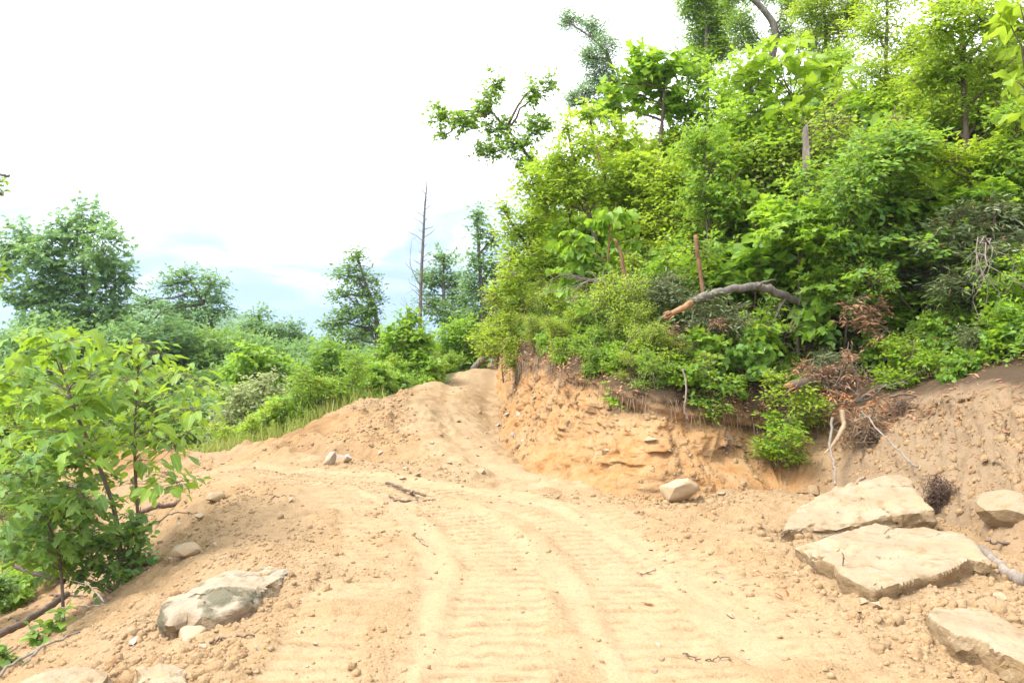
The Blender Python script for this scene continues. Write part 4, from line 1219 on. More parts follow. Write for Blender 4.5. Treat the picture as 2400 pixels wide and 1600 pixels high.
tree_at('young_maple_tree', 'leafy sapling above the arching fallen trunk', 1950, 11.3,
        [(1890, 565, 56, 44), (1960, 600, 66, 46), (1850, 625, 56, 40), (2040, 560, 58, 46), (2100, 515, 58, 46), (1930, 500, 50, 40)],
        'ovate', 'lf_maple', 'bark_brown', 26, 0.095, (0.035, 0.012), seed=92, length=0.32, twig_frac=0.2)
tree_at('grape_vine', 'wild vine with broad heart-shaped leaves draped around the red-barked trunk', 1420, 12.0,
        [(1350, 570, 50, 40), (1400, 625, 50, 40), (1330, 640, 44, 34), (1460, 560, 56, 44), (1490, 640, 44, 40), (1430, 500, 50, 40)],
        'heart', 'lf_bright', 'bark_red', 22, 0.13, (0.02, 0.01), cat='vine', seed=93, length=0.3, twig_frac=0.2, flat_=0.25, droop=0.8)
tree_at('laurel_bush', 'large grey-green mountain laurel at the edge above the loose slope', 2310, 9.6,
        [(2250, 520, 66, 50), (2330, 500, 66, 50), (2200, 585, 56, 44), (2300, 600, 76, 54), (2385, 585, 66, 50), (2240, 665, 50, 36), (2345, 660, 60, 40), (2420, 680, 60, 50)],
        'lance', 'lf_laurel', 'bark_brown', 74, 0.095, (0.05, 0.02), cat='bush', seed=94, length=0.2, twig_frac=0.5, flat_=0.5, dead=0.05)
tree_at('laurel_bush', 'sparse small-leaved shrub with brown tips at the outer corner of the cut bank', 1275, 15.0,
        [(1160, 690, 36, 36), (1200, 720, 46, 40), (1170, 760, 40, 36), (1230, 760, 44, 36), (1190, 640, 36, 36), (1260, 720, 40, 36)],
        'diamond', 'lf_gold', 'bark_red', 24, 0.06, (0.03, 0.012), cat='bush', seed=95, length=0.3, twig_frac=0.6, dead=0.10)

# ------------------------------------------------------------------ shrubs of the thicket (copied individuals)
def shrub_proto(name, label, seed, leaf, lmat, n, size, R=0.42, H=0.95, bark='bark_brown', **kw):
    rng = np.random.default_rng(seed)
    bl = []
    for i in range(8):
        a = rng.random() * 6.283; t = rng.random()
        rr = R * (0.3 + 0.7 * rng.random())
        bl.append((math.cos(a) * rr, math.sin(a) * rr, 0.18 + H * t * (1 - 0.3 * rr / R), R * (0.40 + 0.3 * rng.random()), R * (0.40 + 0.3 * rng.random()), R * 0.4))
    return plant(name, label, 'shrub', (0, 0, -300), [(0, 0, -0.1), (0.03, 0, 0.3), (0.0, 0.02, H)], (0.016, 0.005), bl, leaf, M and lmat, bark, n, 6, 0.28, size,
                 'shrubs of the thicket above the cut bank', seed, limb_r=0.009, twig_frac=0.5, crown='foliage', stem='stem', **kw)


SP = {
    'oval': shrub_proto('shrub', 'bright oval-leaved shrub of the thicket above the cut bank', 201, 'diamond', 'lf_bright', 300, 0.085),
    'gold': shrub_proto('shrub', 'yellow-green fine-leaved shrub of the thicket above the cut bank', 202, 'diamond', 'lf_gold', 330, 0.07),
    'lobed': shrub_proto('shrub', 'lobed-leaf bright green shrub of the thicket above the cut bank', 203, 'star', 'lf_bright', 200, 0.11),
    'laurel': shrub_proto('laurel_shrub', 'narrow-leaved grey-green laurel shrub of the thicket above the cut bank', 204, 'lance', 'lf_laurel', 330, 0.09, flat_=0.45),
    'vine': shrub_proto('vine_shrub', 'heart-leaved trailing shrub of the thicket above the cut bank', 205, 'heart', 'lf_maple', 170, 0.10, flat_=0.35, droop=0.6),
    'deep': shrub_proto('shrub', 'dark green shrub in the shade of the thicket above the cut bank', 206, 'diamond', 'lf_deep', 320, 0.09),
    'narrow': shrub_proto('shrub', 'fresh green willow-leaved shrub of the thicket above the cut bank', 207, 'lance', 'lf_maple', 340, 0.10, flat_=0.5),
}
SP['fine'] = shrub_proto('shrub', 'feathery small-leaved shrub of the thicket above the cut bank', 208, 'diamond', 'lf_gold', 700, 0.045, R=0.50, H=1.1)
SP['broad'] = shrub_proto('shrub', 'broad-leaved shrub of the thicket above the cut bank', 209, 'heart', 'lf_bright', 90, 0.15, R=0.48, H=0.9, flat_=0.6)
used = set()


def put(kind, loc, rz, sc, label=None):
    p = SP[kind]
    if kind not in used:
        used.add(kind); p.location = tuple(float(v) for v in loc); p.rotation_euler = (0, 0, rz); p.scale = (sc,) * 3
        if label:
            p['label'] = label
        return p
    return copy_tree(p, loc, rz, (sc * (0.8 + 0.5 * RNG.random()), sc * (0.8 + 0.5 * RNG.random()), sc * (0.75 + 0.5 * RNG.random())), label, rx=RNG.normal(0, 0.16))


def zone(px, dd):
    w = ('at the outer corner of the bank' if px < 1350 else 'near the bare dead twigs' if px < 1560 else 'around the arching fallen tree' if px < 1850 else 'around the rusty debris pile' if px < 2130 else 'by the large laurel')
    h = ('on the torn sod' if dd == 0 else 'low' if dd < 1.5 else 'midway up the slope' if dd < 3.5 else 'high up the slope')
    return h + ' ' + w


KIND = {'oval': 'bright oval-leaved shrub', 'gold': 'yellow-green fine-leaved shrub', 'lobed': 'lobed-leaf bright green shrub', 'laurel': 'narrow-leaved grey-green laurel', 'vine': 'heart-leaved trailing shrub',
        'fine': 'feathery small-leaved shrub', 'broad': 'broad-leaved bright shrub', 'deep': 'dark green shrub', 'narrow': 'fresh green willow-leaved shrub', 'beech': 'yellow-green bushy sapling', 'cherry': 'bright green bushy sapling', 'maplet': 'lobed-leaf bushy sapling', 'shade': 'deep green bushy sapling'}


def slope_point(i, dd):
    t = dd / lenC[i]
    x, y = uB[i, :2] + dirC[i] * t
    return np.array((x, y, surf(x, y)))


rng = np.random.default_rng(301)
vis = [i for i in range(NU) if 3.8 < uT[i, 1] < 26 and uT[i, 0] < 4.4 or (uT[i, 1] > 5)]
placed = []
tries = 0
while len(placed) < 290 and tries < 12000:
    tries += 1
    i = vis[rng.integers(len(vis))]
    if uT[i, 1] > 15 and rng.random() < 0.8:
        continue
    dd = 0.1 + 6.5 * rng.random() ** 1.9
    p = slope_point(i, dd)
    if rng.random() < 0.22:
        dd = 0.0
        p = HV.reshape(nr, NU, 3)[nv1 + rng.integers(10, nv2), i]
        if soft[i] > 0.4:
            continue
    if p[1] < 4:
        continue
    px = 1200 + p[0] / p[1] * FPX; py = 800 - (p[2] - EYE) / p[1] * FPX
    if px > 2480 or px < 1150 or p[2] < 0.3:
        continue
    sp = 0.30 + 0.07 * dd
    if any((p[0] - q[0]) ** 2 + (p[1] - q[1]) ** 2 < sp * sp for q in placed):
        continue
    placed.append(p)
    if px > 2130 and py < 850:
        ch = ['laurel', 'laurel', 'narrow', 'fine', 'vine', 'oval', 'broad']
    elif px < 1420:
        ch = ['gold', 'fine', 'oval', 'lobed', 'vine', 'fine']
    elif dd > 3.5:
        ch = ['deep', 'fine', 'laurel', 'narrow', 'lobed', 'broad']
    else:
        ch = ['oval', 'lobed', 'narrow', 'vine', 'gold', 'laurel', 'fine', 'broad']
    sc = (0.62 + 0.24 * min(dd, 4)) * (0.75 + 0.5 * rng.random())
    if dd == 0:
        sc *= 0.65
    if px > 1980 and dd < 0.6:
        sc *= 0.7
    kd = ch[rng.integers(len(ch))]
    put(kd, p - np.array((0, 0, 0.05)), rng.random() * 6.28, sc, KIND[kd] + ' ' + zone(px, dd))

# taller saplings filling the thicket
def sap_proto(name, label, seed, leaf, lmat, n, size):
    rg = np.random.default_rng(seed)
    bl = []
    for i in range(12):
        a = rg.random() * 6.283; t = rg.random() ** 0.8
        rr = 0.62 * (0.2 + 0.8 * rg.random()) * (1.15 - 0.7 * t)
        bl.append((math.cos(a) * rr, math.sin(a) * rr, 0.5 + 1.9 * t, 0.34 + 0.12 * rg.random(), 0.34 + 0.12 * rg.random(), 0.22))
    return plant(name, label, 'sapling', (0, 0, -300), [(0, 0, -0.1), (0.05, 0.02, 1.0), (0.0, 0.05, 2.5)], (0.028, 0.006), bl, leaf, lmat, 'bark_brown', n, 7, 0.32, size,
                 'saplings filling the thicket', seed, limb_r=0.012, twig_frac=0.3)


SP['beech'] = sap_proto('beech_sapling', 'yellow-green bushy sapling in the upper thicket', 211, 'diamond', 'lf_gold', 640, 0.08)
SP['cherry'] = sap_proto('cherry_sapling', 'bright green bushy sapling in the upper thicket', 212, 'diamond', 'lf_bright', 620, 0.085)
SP['maplet'] = sap_proto('maple_sapling', 'lobed-leaf bushy sapling in the upper thicket', 213, 'star', 'lf_bright', 400, 0.115)
SP['shade'] = sap_proto('beech_sapling', 'deep green bushy sapling in the shady upper thicket', 214, 'diamond', 'lf_maple', 640, 0.085)
tall = []
tries = 0
while len(tall) < 62 and tries < 6000:
    tries += 1
    i = vis[rng.integers(len(vis))]
    if uT[i, 1] > 15 and rng.random() < 0.6:
        continue
    dd = 1.3 + 8.0 * rng.random() ** 1.2
    p = slope_point(i, dd)
    px = 1200 + p[0] / p[1] * FPX
    py = 800 - (p[2] + 2.4 - EYE) / p[1] * FPX
    if p[1] < 6 or px > 2460 or px < 1180 or py < -420 or py < 330 - 0.9 * (px - 1300):
        continue
    if any((p[0] - q[0]) ** 2 + (p[1] - q[1]) ** 2 < 0.85 ** 2 for q in tall):
        continue
    tall.append(p)
    ch = ['beech', 'beech', 'cherry', 'maplet'] if px < 1620 or px > 2080 else ['cherry', 'maplet', 'shade', 'shade', 'beech']
    kd = ch[rng.integers(len(ch))]
    put(kd, p - np.array((0, 0, 0.05)), rng.random() * 6.28, 0.75 + 0.5 * rng.random(), KIND[kd] + ' ' + zone(px, dd))
print('thicket', len(placed), len(tall))

# shrubs that hang over the lip of the bank
HANG = [('oval', 1610, 870, 9.7, 0.85, 'yellow-tipped shrub leaning over the middle of the sod lip'), ('gold', 1530, 850, 9.7, 0.55, 'fine-leaved shrub at the sod edge below the broken end of the arching trunk'),
        ('oval', 1660, 900, 9.5, 0.8, 'oval-leaved shrub hanging lowest over the dark sod'), ('lobed', 1470, 900, 9.7, 0.5, 'small tuft of leaves growing out of the torn sod edge'),
        ('oval', 1820, 1020, 9.0, 0.6, 'green shrub clump hanging down the bank beside the exposed roots'), ('gold', 1850, 950, 9.3, 0.6, 'small yellowish shrub above the hanging clump by the exposed roots'),
        ('narrow', 1380, 840, 10.4, 0.6, 'narrow-leaved shrub on the sod near the outer corner of the bank'), ('vine', 1730, 830, 9.9, 0.8, 'trailing heart-leaved shrub on the sod under the arching trunk'),
        ('gold', 1180, 830, 13.8, 0.75, 'yellow-green shrub drooping from the outer corner of the bank'), ('gold', 1165, 790, 14.5, 0.9, 'airy yellow-green shrub at the outer corner above the ramp'),
        ('vine', 2250, 850, 8.7, 0.6, 'low heart-leaved plant at the top edge of the loose slope'), ('oval', 2120, 860, 9.2, 0.6, 'low oval-leaved plant at the top edge of the loose slope'), ('lobed', 2330, 800, 8.6, 0.7, 'lobed-leaf plant at the upper edge of the loose slope under the laurel')]
for kind, px, py, Y, sc, lb in HANG:
    p = at(px, py, Y)
    put(kind, p - np.array((0, 0, 0.55 * sc)), rng.random() * 6.28, sc, lb)

# weedy shrubs along the outer edge of the ramp
rw = np.random.default_rng(320)
for k in range(34):
    px = 520 + 620 * (k + rw.random()) / 34
    yy = np.interp(px, [500, 640, 720, 820, 900, 1000, 1080, 1140], [13.0, 13.4, 13.8, 14.6, 16.2, 18.6, 22.2, 24.6]) + 0.25 + 1.1 * rw.random() ** 1.5
    x = (px - 1200) / FPX * yy
    kind = ['oval', 'gold', 'lobed', 'vine', 'narrow'][rw.integers(5)]
    where = 'beside the pale cream bush' if px < 720 else ('in front of the rounded green bush' if px < 880 else ('in front of the bright young tree' if px < 1030 else 'near the leaning log'))
    c = put(kind, (x, yy, gnd(x, yy) - 0.05), rw.random() * 6.28, 0.42 + 0.45 * rw.random(), {'oval': 'low oval-leaved', 'gold': 'low yellow-green', 'lobed': 'low lobed-leaf', 'vine': 'low heart-leaved', 'narrow': 'low narrow-leaved'}[kind] + ' weed at the ramp edge ' + where)
    c['group'] = 'weedy shrubs along the ramp edge'

# ------------------------------------------------------------------ big-leaved magnolias: every leaf a piece
leaf_meshes = {}


def leaf_variant(kind, mat, nvar=7):
    key = (kind, mat)
    if key not in leaf_meshes:
        out = []
        for v in range(nvar):
            rg = np.random.default_rng(v * 13 + len(kind))
            tv, tf = LEAF[kind]
            V = tv.copy(); V[:, 2] += rg.normal(0, 0.20) * V[:, 0] - abs(rg.normal(0, 0.28)) * V[:, 1] ** 2 - rg.normal(0.15, 0.5) * V[:, 0] ** 2 + rg.normal(0, 0.035, len(V))
            V[:, :2] *= 1 + rg.normal(0, 0.09, (len(V), 2))
            t = np.tile(np.array([(rg.random() * 0.85, rg.random() ** 2 * 0.45, 0.12 * (v == 3))]), (len(V), 1))
            out.append(new_mesh(kind + '_leaf', V, tf, {'tint': t}, M[mat], kind == 'magnolia'))
        leaf_meshes[key] = out
    return leaf_meshes[key]


def frame(P, D, Nn, s):
    D = D / np.linalg.norm(D); Z = Nn - (Nn @ D) * D; Z = Z / (np.linalg.norm(Z) + 1e-9); X = np.cross(D, Z)
    m = Matrix(((X[0] * s, D[0] * s, Z[0] * s, P[0]), (X[1] * s, D[1] * s, Z[1] * s, P[1]), (X[2] * s, D[2] * s, Z[2] * s, P[2]), (0, 0, 0, 1)))
    return m


def leaf_objects(r, kind, mat, P, D, Nn, S, limit=300, rest_mat=None, tint=None):
    meshes = leaf_variant(kind, mat)
    order = np.argsort(-S)
    for c, i in enumerate(order[:limit]):
        o = bpy.data.objects.new('leaf', meshes[int(i) % len(meshes)])
        COL.objects.link(o); o.parent = r
        o.matrix_local = frame(P[i], D[i], Nn[i], float(S[i]))
    rest = order[limit:]
    if len(rest):
        V, Fc, tn = leaf_arrays(kind, P[rest], D[rest], Nn[rest], S[rest], tint[rest])
        obj('small_leaves', new_mesh('small_leaves', V, Fc, {'tint': tn}, M[mat]), r, kind='stuff')


def magnolia(label, px0, Y, whorls, leafsize, seed, per=8):
    """bare thin stems, each ending in a whorl of very large leaves"""
    rng = np.random.default_rng(seed)
    x0 = at(px0, 800, Y)[0]
    loc = np.array((x0, Y, surf(x0, Y) - 0.05))
    r = root('magnolia_sapling', label, 'sapling', loc)
    hub = np.mean([at(px, py, Y) for px, py in whorls], axis=0) - loc
    parts = [tube(rough_path((0, 0, 0), hub * 0.85, 9, 0.02, rng), (0.02, 0.010), 6)]; P = []; D = []; Nn = []; S = []
    for (px, py) in whorls:
        c = at(px, py, Y + rng.normal(0, 0.25)) - loc
        parts.append(tube(rough_path(hub * 0.85, c, 7, 0.03, rng, -0.06), (0.010, 0.005), 5))
        for k in range(per):
            a = k / per * 6.283 + rng.random() * 0.4
            d = np.array((math.cos(a), math.sin(a), 0.15 + 0.35 * rng.normal()))
            P.append(c + d * 0.02); D.append(d); Nn.append(np.array((0, 0, 1.0)) + 0.45 * d * rng.normal() + rng.normal(0, 0.25, 3)); S.append(leafsize * (0.6 + 0.5 * rng.random()))
    obj('stem', new_mesh('magnolia_stem', *join(parts), None, M['bark_brown'], True), r)
    leaf_objects(r, 'magnolia', 'lf_mag', np.array(P), np.array(D), np.array(Nn), np.array(S))


magnolia('big-leaved magnolia sapling standing highest in the thicket under the crooked trunk', 1860, 12.5,
         [(1800, 110), (1830, 150), (1880, 140), (1920, 165), (1780, 190), (1850, 200), (1910, 215), (1960, 180), (1830, 240), (1790, 150), (1870, 95)], 0.36, 401, 8)
magnolia('small magnolia sapling with few big yellow leaves amid the thicket beside the cherry', 1710, 12.2, [(1700, 345), (1725, 375)], 0.34, 402, 6)
magnolia('low magnolia sapling with long drooping leaves left of the grey snag', 1765, 11.4, [(1750, 460), (1790, 480)], 0.36, 403, 6)
magnolia('magnolia sapling with big pale leaves below the highest magnolia', 1880, 12.0, [(1850, 255), (1890, 265), (1830, 262)], 0.34, 404, 6)
magnolia('close magnolia sapling with huge yellow leaves cut by the edge of the picture', 2640, 6.6, [(2370, 60), (2400, 110), (2380, 190), (2410, 260), (2390, 10), (2430, 160)], 0.25, 405, 7)

# ------------------------------------------------------------------ foreground saplings on the spoil slope: every large leaf a piece
def sapling(name, label, stem, Y, clusters, kind, mat, size, per, seed, r0=0.022, spread=0.13, branch_from=None, droop=0.25, bark='bark_brown', depth=0.35):
    rng = np.random.default_rng(seed)
    pts = [at(p[0], p[1], Y + (p[2] if len(p) > 2 else 0)) for p in stem]
    pts[0][2] = min(pts[0][2], surf(pts[0][0], pts[0][1]) + 0.0) - 0.03
    loc = pts[0].copy()
    r = root(name, label, 'sapling', loc)
    tk = spline([p - loc for p in pts], 26)
    parts = [tube(tk, (r0, r0 * 0.35), 8)]
    P = []; D = []; Nn = []; S = []
    for (px, py) in clusters:
        c = at(px, py, Y + rng.normal(0, depth)) - loc
        dz = c - tk
        cost = np.linalg.norm(dz, axis=1) + 1.2 * np.maximum(0, tk[:, 2] - c[2] + 0.15)
        j = int(np.argmin(cost[3:])) + 3
        if np.linalg.norm(c - tk[j]) > 0.06:
            parts.append(tube(rough_path(tk[j], c, 7, 0.03, rng, -0.05), (r0 * 0.32, r0 * 0.12), 5, False))
        for k in range(per):
            a = k * 2.4 + rng.random()
            rr = spread * (0.2 + 0.9 * rng.random())
            q = c + np.array((math.cos(a) * rr, math.sin(a) * rr, rng.normal(0, 0.04)))
            parts.append(tube([c + rng.normal(0, 0.015, 3), q], (0.0022, 0.0014), 3, False))
            d = np.array((math.cos(a), math.sin(a), -droop + 0.25 * rng.normal()))
            P.append(q); D.append(d); Nn.append(np.array((0, 0, 1.0)) + rng.normal(0, 0.32, 3)); S.append(size * (0.55 + 0.6 * rng.random()))
    obj('stem', new_mesh(name + '_stem', *join(parts), None, M[bark], True), r)
    n = len(P)
    tint = np.clip(np.stack([rng.random(n), rng.random(n) ** 2 * 0.6, np.zeros(n)], 1), 0, 1)
    leaf_objects(r, kind, mat, np.array(P), np.array(D), np.array(Nn), np.array(S), 300, tint=tint)
    return r


sapling('tulip_sapling', 'tallest foreground sapling with large lobed yellow-green leaves on the spoil slope',
        [(290, 1330), (272, 1215), (243, 1120), (210, 1040), (175, 960), (150, 880), (125, 800)], 6.8,
        [(95, 785), (150, 800), (205, 795), (120, 830), (60, 855), (175, 850), (235, 825), (25, 880), (95, 890), (150, 905), (215, 880), (255, 860), (15, 945), (70, 945), (120, 960), (180, 950), (240, 930), (30, 1000), (85, 1010), (140, 1020), (200, 1000), (255, 990), (160, 1075), (230, 1050), (285, 1040), (270, 920), (-20, 920), (50, 905)],
        'maple', 'lf_sapling', 0.158, 16, 501, spread=0.21, depth=0.5)
sapling('hickory_sapling', 'foreground sapling with oval leaves on a straight stem, next to the tallest sapling',
        [(330, 1300), (322, 1190), (316, 1080), (318, 960), (325, 850), (332, 795)], 7.0,
        [(330, 800), (300, 830), (365, 825), (340, 860), (395, 870), (435, 880), (470, 905), (295, 890), (360, 900), (420, 920), (455, 960), (310, 950), (370, 960), (410, 985), (300, 1010), (350, 1020), (395, 1050), (330, 1080), (380, 1110), (420, 1130), (440, 1010), (370, 1150), (310, 1130)],
        'ovate', 'lf_sapling', 0.135, 16, 502, r0=0.016, spread=0.19, depth=0.45)
sapling('maple_sapling', 'low dense maple sapling with small pointed leaves at the edge of the picture',
        [(150, 1420), (140, 1310), (110, 1220), (80, 1130), (50, 1060)], 6.6,
        [(20, 1060), (70, 1075), (120, 1070), (170, 1090), (10, 1110), (60, 1120), (110, 1120), (160, 1140), (200, 1160), (25, 1160), (80, 1165), (130, 1170), (175, 1190), (5, 1210), (50, 1215), (100, 1215), (150, 1225), (195, 1230), (25, 1260), (75, 1265), (125, 1265), (170, 1270), (10, 1300), (55, 1310), (105, 1300), (145, 1305), (210, 1190), (220, 1120), (190, 1060), (-20, 1180), (-20, 1100), (-25, 1280), (90, 1190), (140, 1200)],
        'maple', 'lf_dusky', 0.115, 24, 503, r0=0.014, spread=0.17, depth=0.45)
tree_at('ivy_shrub', 'dark glossy-leaved shrub at the foot of the foreground saplings', 270, 6.8,
        [(290, 1250, 36, 26), (330, 1270, 30, 22), (250, 1280, 36, 28), (300, 1300, 40, 26), (220, 1320, 40, 28), (265, 1335, 40, 26), (190, 1350, 36, 20), (170, 1385, 20, 12), (230, 1370, 30, 16), (320, 1225, 40, 30), (210, 1260, 44, 34), (300, 1340, 36, 22), (150, 1320, 40, 28), (350, 1300, 22, 18)],
        'ovate', 'lf_deep', 'bark_brown', 34, 0.075, (0.012, 0.004), cat='shrub', seed=504, length=0.16, twig_frac=0.5, n_leaf=5)
tree_at('creeper', 'small green creeper low on the shaded spoil slope', 95, 5.6,
        [(80, 1480, 20, 8), (110, 1465, 22, 8), (140, 1455, 18, 8), (95, 1500, 14, 8), (150, 1430, 10, 6)], 'heart', 'lf_deep', 'bark_brown', 12, 0.075, (0.005, 0.003), cat='creeper', seed=505, length=0.1, n_leaf=4)
tree_at('creeper', 'tiny green creeper at the bottom corner of the spoil slope', 12, 4.9,
        [(15, 1545, 16, 8), (5, 1530, 14, 8), (-10, 1550, 16, 8)], 'heart', 'lf_deep', 'bark_brown', 12, 0.06, (0.005, 0.003), cat='creeper', seed=506, length=0.1, n_leaf=4)
# tree just outside the picture whose twig tips hang in
tree_at('overhanging_tree', 'nearby tree whose few twig tips hang in at the edge of the picture', -160, 9,
        [(-60, 430, 60, 30), (-10, 425, 26, 14), (15, 412, 16, 8), (5, 455, 10, 8), (-60, 640, 60, 40), (-5, 650, 26, 18), (-80, 540, 70, 50)], 'ovate', 'lf_maple', 'bark_grey', 14, 0.10, (0.08, 0.02), seed=507, length=0.25, twig_frac=0.6, lean=[(-190, 800), (-200, 600), (-170, 420)])

# ------------------------------------------------------------------ rocks
def refine(bm, maxlen, rounds=6):
    for _ in range(rounds):
        bmesh.ops.triangulate(bm, faces=bm.faces[:])
        es = [e for e in bm.edges if e.calc_length() > maxlen]
        if not es or len(bm.verts) > 12000:
            break
        bmesh.ops.subdivide_edges(bm, edges=es, cuts=1, use_grid_fill=False)
    bmesh.ops.triangulate(bm, faces=bm.faces[:])


def finish_rock(bm, amp, seed, mat, strata=0.0, sharp=38):
    bm.normal_update()
    co = np.array([v.co for v in bm.verts]); no = np.array([v.normal for v in bm.verts])
    d = amp * 1.6 * fbm3(co[:, 0] * 1.6, co[:, 1] * 1.6, co[:, 2] * 2.2, 3, seed + 2) + amp * (fbm3(co[:, 0] * 3.5, co[:, 1] * 3.5, co[:, 2] * 5, 4, seed) + 0.6 * fbm3(co[:, 0] * 12, co[:, 1] * 12, co[:, 2] * 16, 3, seed + 9))
    if strata:
        d = d + strata * np.round(2.5 * fbm3(co[:, 0] * 1.4, co[:, 1] * 1.4, co[:, 2] * 9, 3, seed + 5)) / 2.5
        ck = np.abs(fbm3(co[:, 0] * 1.9 + 4, co[:, 1] * 1.9, co[:, 2] * 1.9, 3, seed + 21))
        d = d - 0.022 * smooth(0.035, 0.0, ck)
        d = d + 0.010 * cells2(co[:, 0] * 5 + co[:, 2] * 2, co[:, 1] * 5 - co[:, 2] * 6, seed) * (1 - np.abs(no[:, 2]))
    co = co + no * d[:, None]
    for v, c in zip(bm.verts, co):
        v.co = c
    me = bpy.data.meshes.new('rock')
    bm.to_mesh(me); bm.free()
    me.polygons.foreach_set('use_smooth', np.ones(len(me.polygons), bool))
    me.set_sharp_from_angle(angle=math.radians(sharp))
    me.materials.append(M[mat])
    return me


def slab(label, top, thick, seed, mat='slab', maxlen=0.05, amp=0.012, flare=0.0, name='boulder', strata=0.026, cat='boulder', near=1.0):
    """a broken flat stone: outline of its upper face in the place, and its thickness"""
    T = np.array([at(p[0], p[1], p[2] * near) for p in top])
    loc = T.mean(0)
    bm = bmesh.new()
    vs = [bm.verts.new(p - loc) for p in T]
    cen = np.zeros(3)
    bs = []
    for p in T:
        q = p - loc
        o = q.copy(); o[2] = 0
        b = q + o * flare; b[2] = q[2] - thick
        bs.append(bm.verts.new(b))
    n = len(vs)
    c = bm.verts.new((0, 0, float(np.mean([v.co.z for v in vs])) + 0.012))
    for i in range(n):
        bm.faces.new((vs[i], vs[(i + 1) % n], c))
        bm.faces.new((vs[(i + 1) % n], vs[i], bs[i], bs[(i + 1) % n]))
    bm.faces.new(bs[::-1])
    bmesh.ops.recalc_face_normals(bm, faces=bm.faces[:])
    refine(bm, maxlen)
    for _ in range(3):
        bmesh.ops.smooth_vert(bm, verts=bm.verts[:], factor=0.5, use_axis_x=True, use_axis_y=True, use_axis_z=True)
    me = finish_rock(bm, amp, seed, mat, strata)
    o = obj(name, me, loc=loc)
    return tag(o, label, cat)


slab('large flat cream sandstone slab lying lower, with a brown broken front edge',
     [(1850, 1276, 5.95), (1905, 1302, 5.70), (1950, 1318, 5.50), (1968, 1345, 5.25), (2021, 1371, 5.0), (2048, 1384, 4.92), (2116, 1364, 5.0), (2181, 1349, 5.1), (2231, 1334, 5.2), (2277, 1307, 5.42), (2322, 1318, 5.38), (2304, 1297, 5.6), (2281, 1268, 5.9), (2231, 1246, 6.2), (2174, 1236, 6.35), (2097, 1230, 6.45), (2051, 1221, 6.6), (2000, 1232, 6.45), (1930, 1258, 6.1)],
     0.30, 601, amp=0.022, maxlen=0.04, near=0.962, flare=-0.03)
slab('upper cream sandstone slab leaning on the bank above the larger slab',
     [(1828, 1245, 6.5), (1880, 1235, 6.55), (1960, 1238, 6.5), (2050, 1215, 6.6), (2120, 1205, 6.62), (2190, 1200, 6.6), (2165, 1165, 6.95), (2140, 1135, 7.3), (2115, 1112, 7.6), (2030, 1122, 7.55), (1960, 1140, 7.4), (1870, 1175, 7.1), (1840, 1215, 6.75)],
     0.36, 602, amp=0.024, maxlen=0.04, near=0.968, flare=0.02)
slab('pale sandstone block half buried at the bottom corner below the large slabs',
     [(2166, 1428, 4.55), (2185, 1416, 4.68), (2227, 1420, 4.66), (2308, 1419, 4.66), (2346, 1437, 4.5), (2400, 1482, 4.3), (2480, 1560, 3.9), (2460, 1590, 3.7), (2400, 1552, 3.85), (2346, 1525, 3.95), (2300, 1492, 4.1), (2240, 1480, 4.15), (2200, 1460, 4.3)],
     0.30, 603, amp=0.022, maxlen=0.04, near=0.97, flare=0.03)
slab('mossy grey-white boulder sticking out of the spoil beside the road',
     [(377, 1412, 4.85), (388, 1398, 4.95), (440, 1380, 5.1), (497, 1353, 5.3), (555, 1330, 5.55), (620, 1317, 5.7), (650, 1322, 5.65), (677, 1342, 5.45), (625, 1372, 5.15), (590, 1405, 4.9), (545, 1438, 4.72), (497, 1448, 4.68), (440, 1440, 4.72), (402, 1452, 4.66), (383, 1436, 4.72)],
     0.22, 605, 'boulder', amp=0.035, strata=0.03, maxlen=0.035, near=0.96)
slab('rounded brown stone wedged under the mossy boulder',
     [(415, 1465, 4.62), (428, 1500, 4.42), (455, 1488, 4.48), (490, 1465, 4.6), (470, 1448, 4.75), (425, 1450, 4.75)], 0.2, 606, 'stone', near=0.97, name='stone', amp=0.015, strata=0, cat='stone')
slab('broad pale rock under loose crumbs at the bottom corner of the road',
     [(15, 1610, 3.82), (76, 1563, 4.02), (134, 1550, 4.08), (195, 1552, 4.05), (260, 1570, 3.95), (230, 1620, 3.7), (120, 1660, 3.5), (40, 1640, 3.6)], 0.2, 607, amp=0.03, near=0.975)
slab('pale flat rock at the bottom edge beside the crumbly dirt',
     [(310, 1558, 3.97), (350, 1545, 4.03), (413, 1537, 4.05), (452, 1556, 3.93), (442, 1590, 3.76), (380, 1610, 3.68), (330, 1590, 3.8)], 0.2, 608, amp=0.03, near=0.975)
def chunk(label, px, py, w, h, Y, seed, mat, amp=0.05, name='stone', cat='stone'):
    rg = np.random.default_rng(seed)
    bm = bmesh.new()
    sx, sz = w * 0.5 * Y / FPX, h * 0.5 * Y / FPX
    for _ in range(18):
        v = rg.normal(size=3); v /= np.linalg.norm(v)
        bm.verts.new(v * np.array((sx, sx * 0.85, sz)) * (0.9 + 0.25 * rg.random()))
    res = bmesh.ops.convex_hull(bm, input=bm.verts[:])
    bmesh.ops.delete(bm, geom=list({g for g in res['geom_interior'] + res['geom_unused'] if isinstance(g, bmesh.types.BMVert)}), context='VERTS')
    refine(bm, sx * 0.3, 5)
    bmesh.ops.smooth_vert(bm, verts=bm.verts[:], factor=0.4, use_axis_x=True, use_axis_y=True, use_axis_z=True)
    p = at(px, py, Y)
    g = surf(p[0], p[1])
    p[2] = min(p[2], g + sz * 0.75)
    h = see(px, py)
    if h is not None and h[1] < p[1]:
        p = h + (h - np.array((0, 0, EYE))) * 0.012 - np.array((0, 0, sz * 0.25))
    return tag(obj(name, finish_rock(bm, sx * amp * 2, seed, mat, 0, 32), loc=p), label, cat)


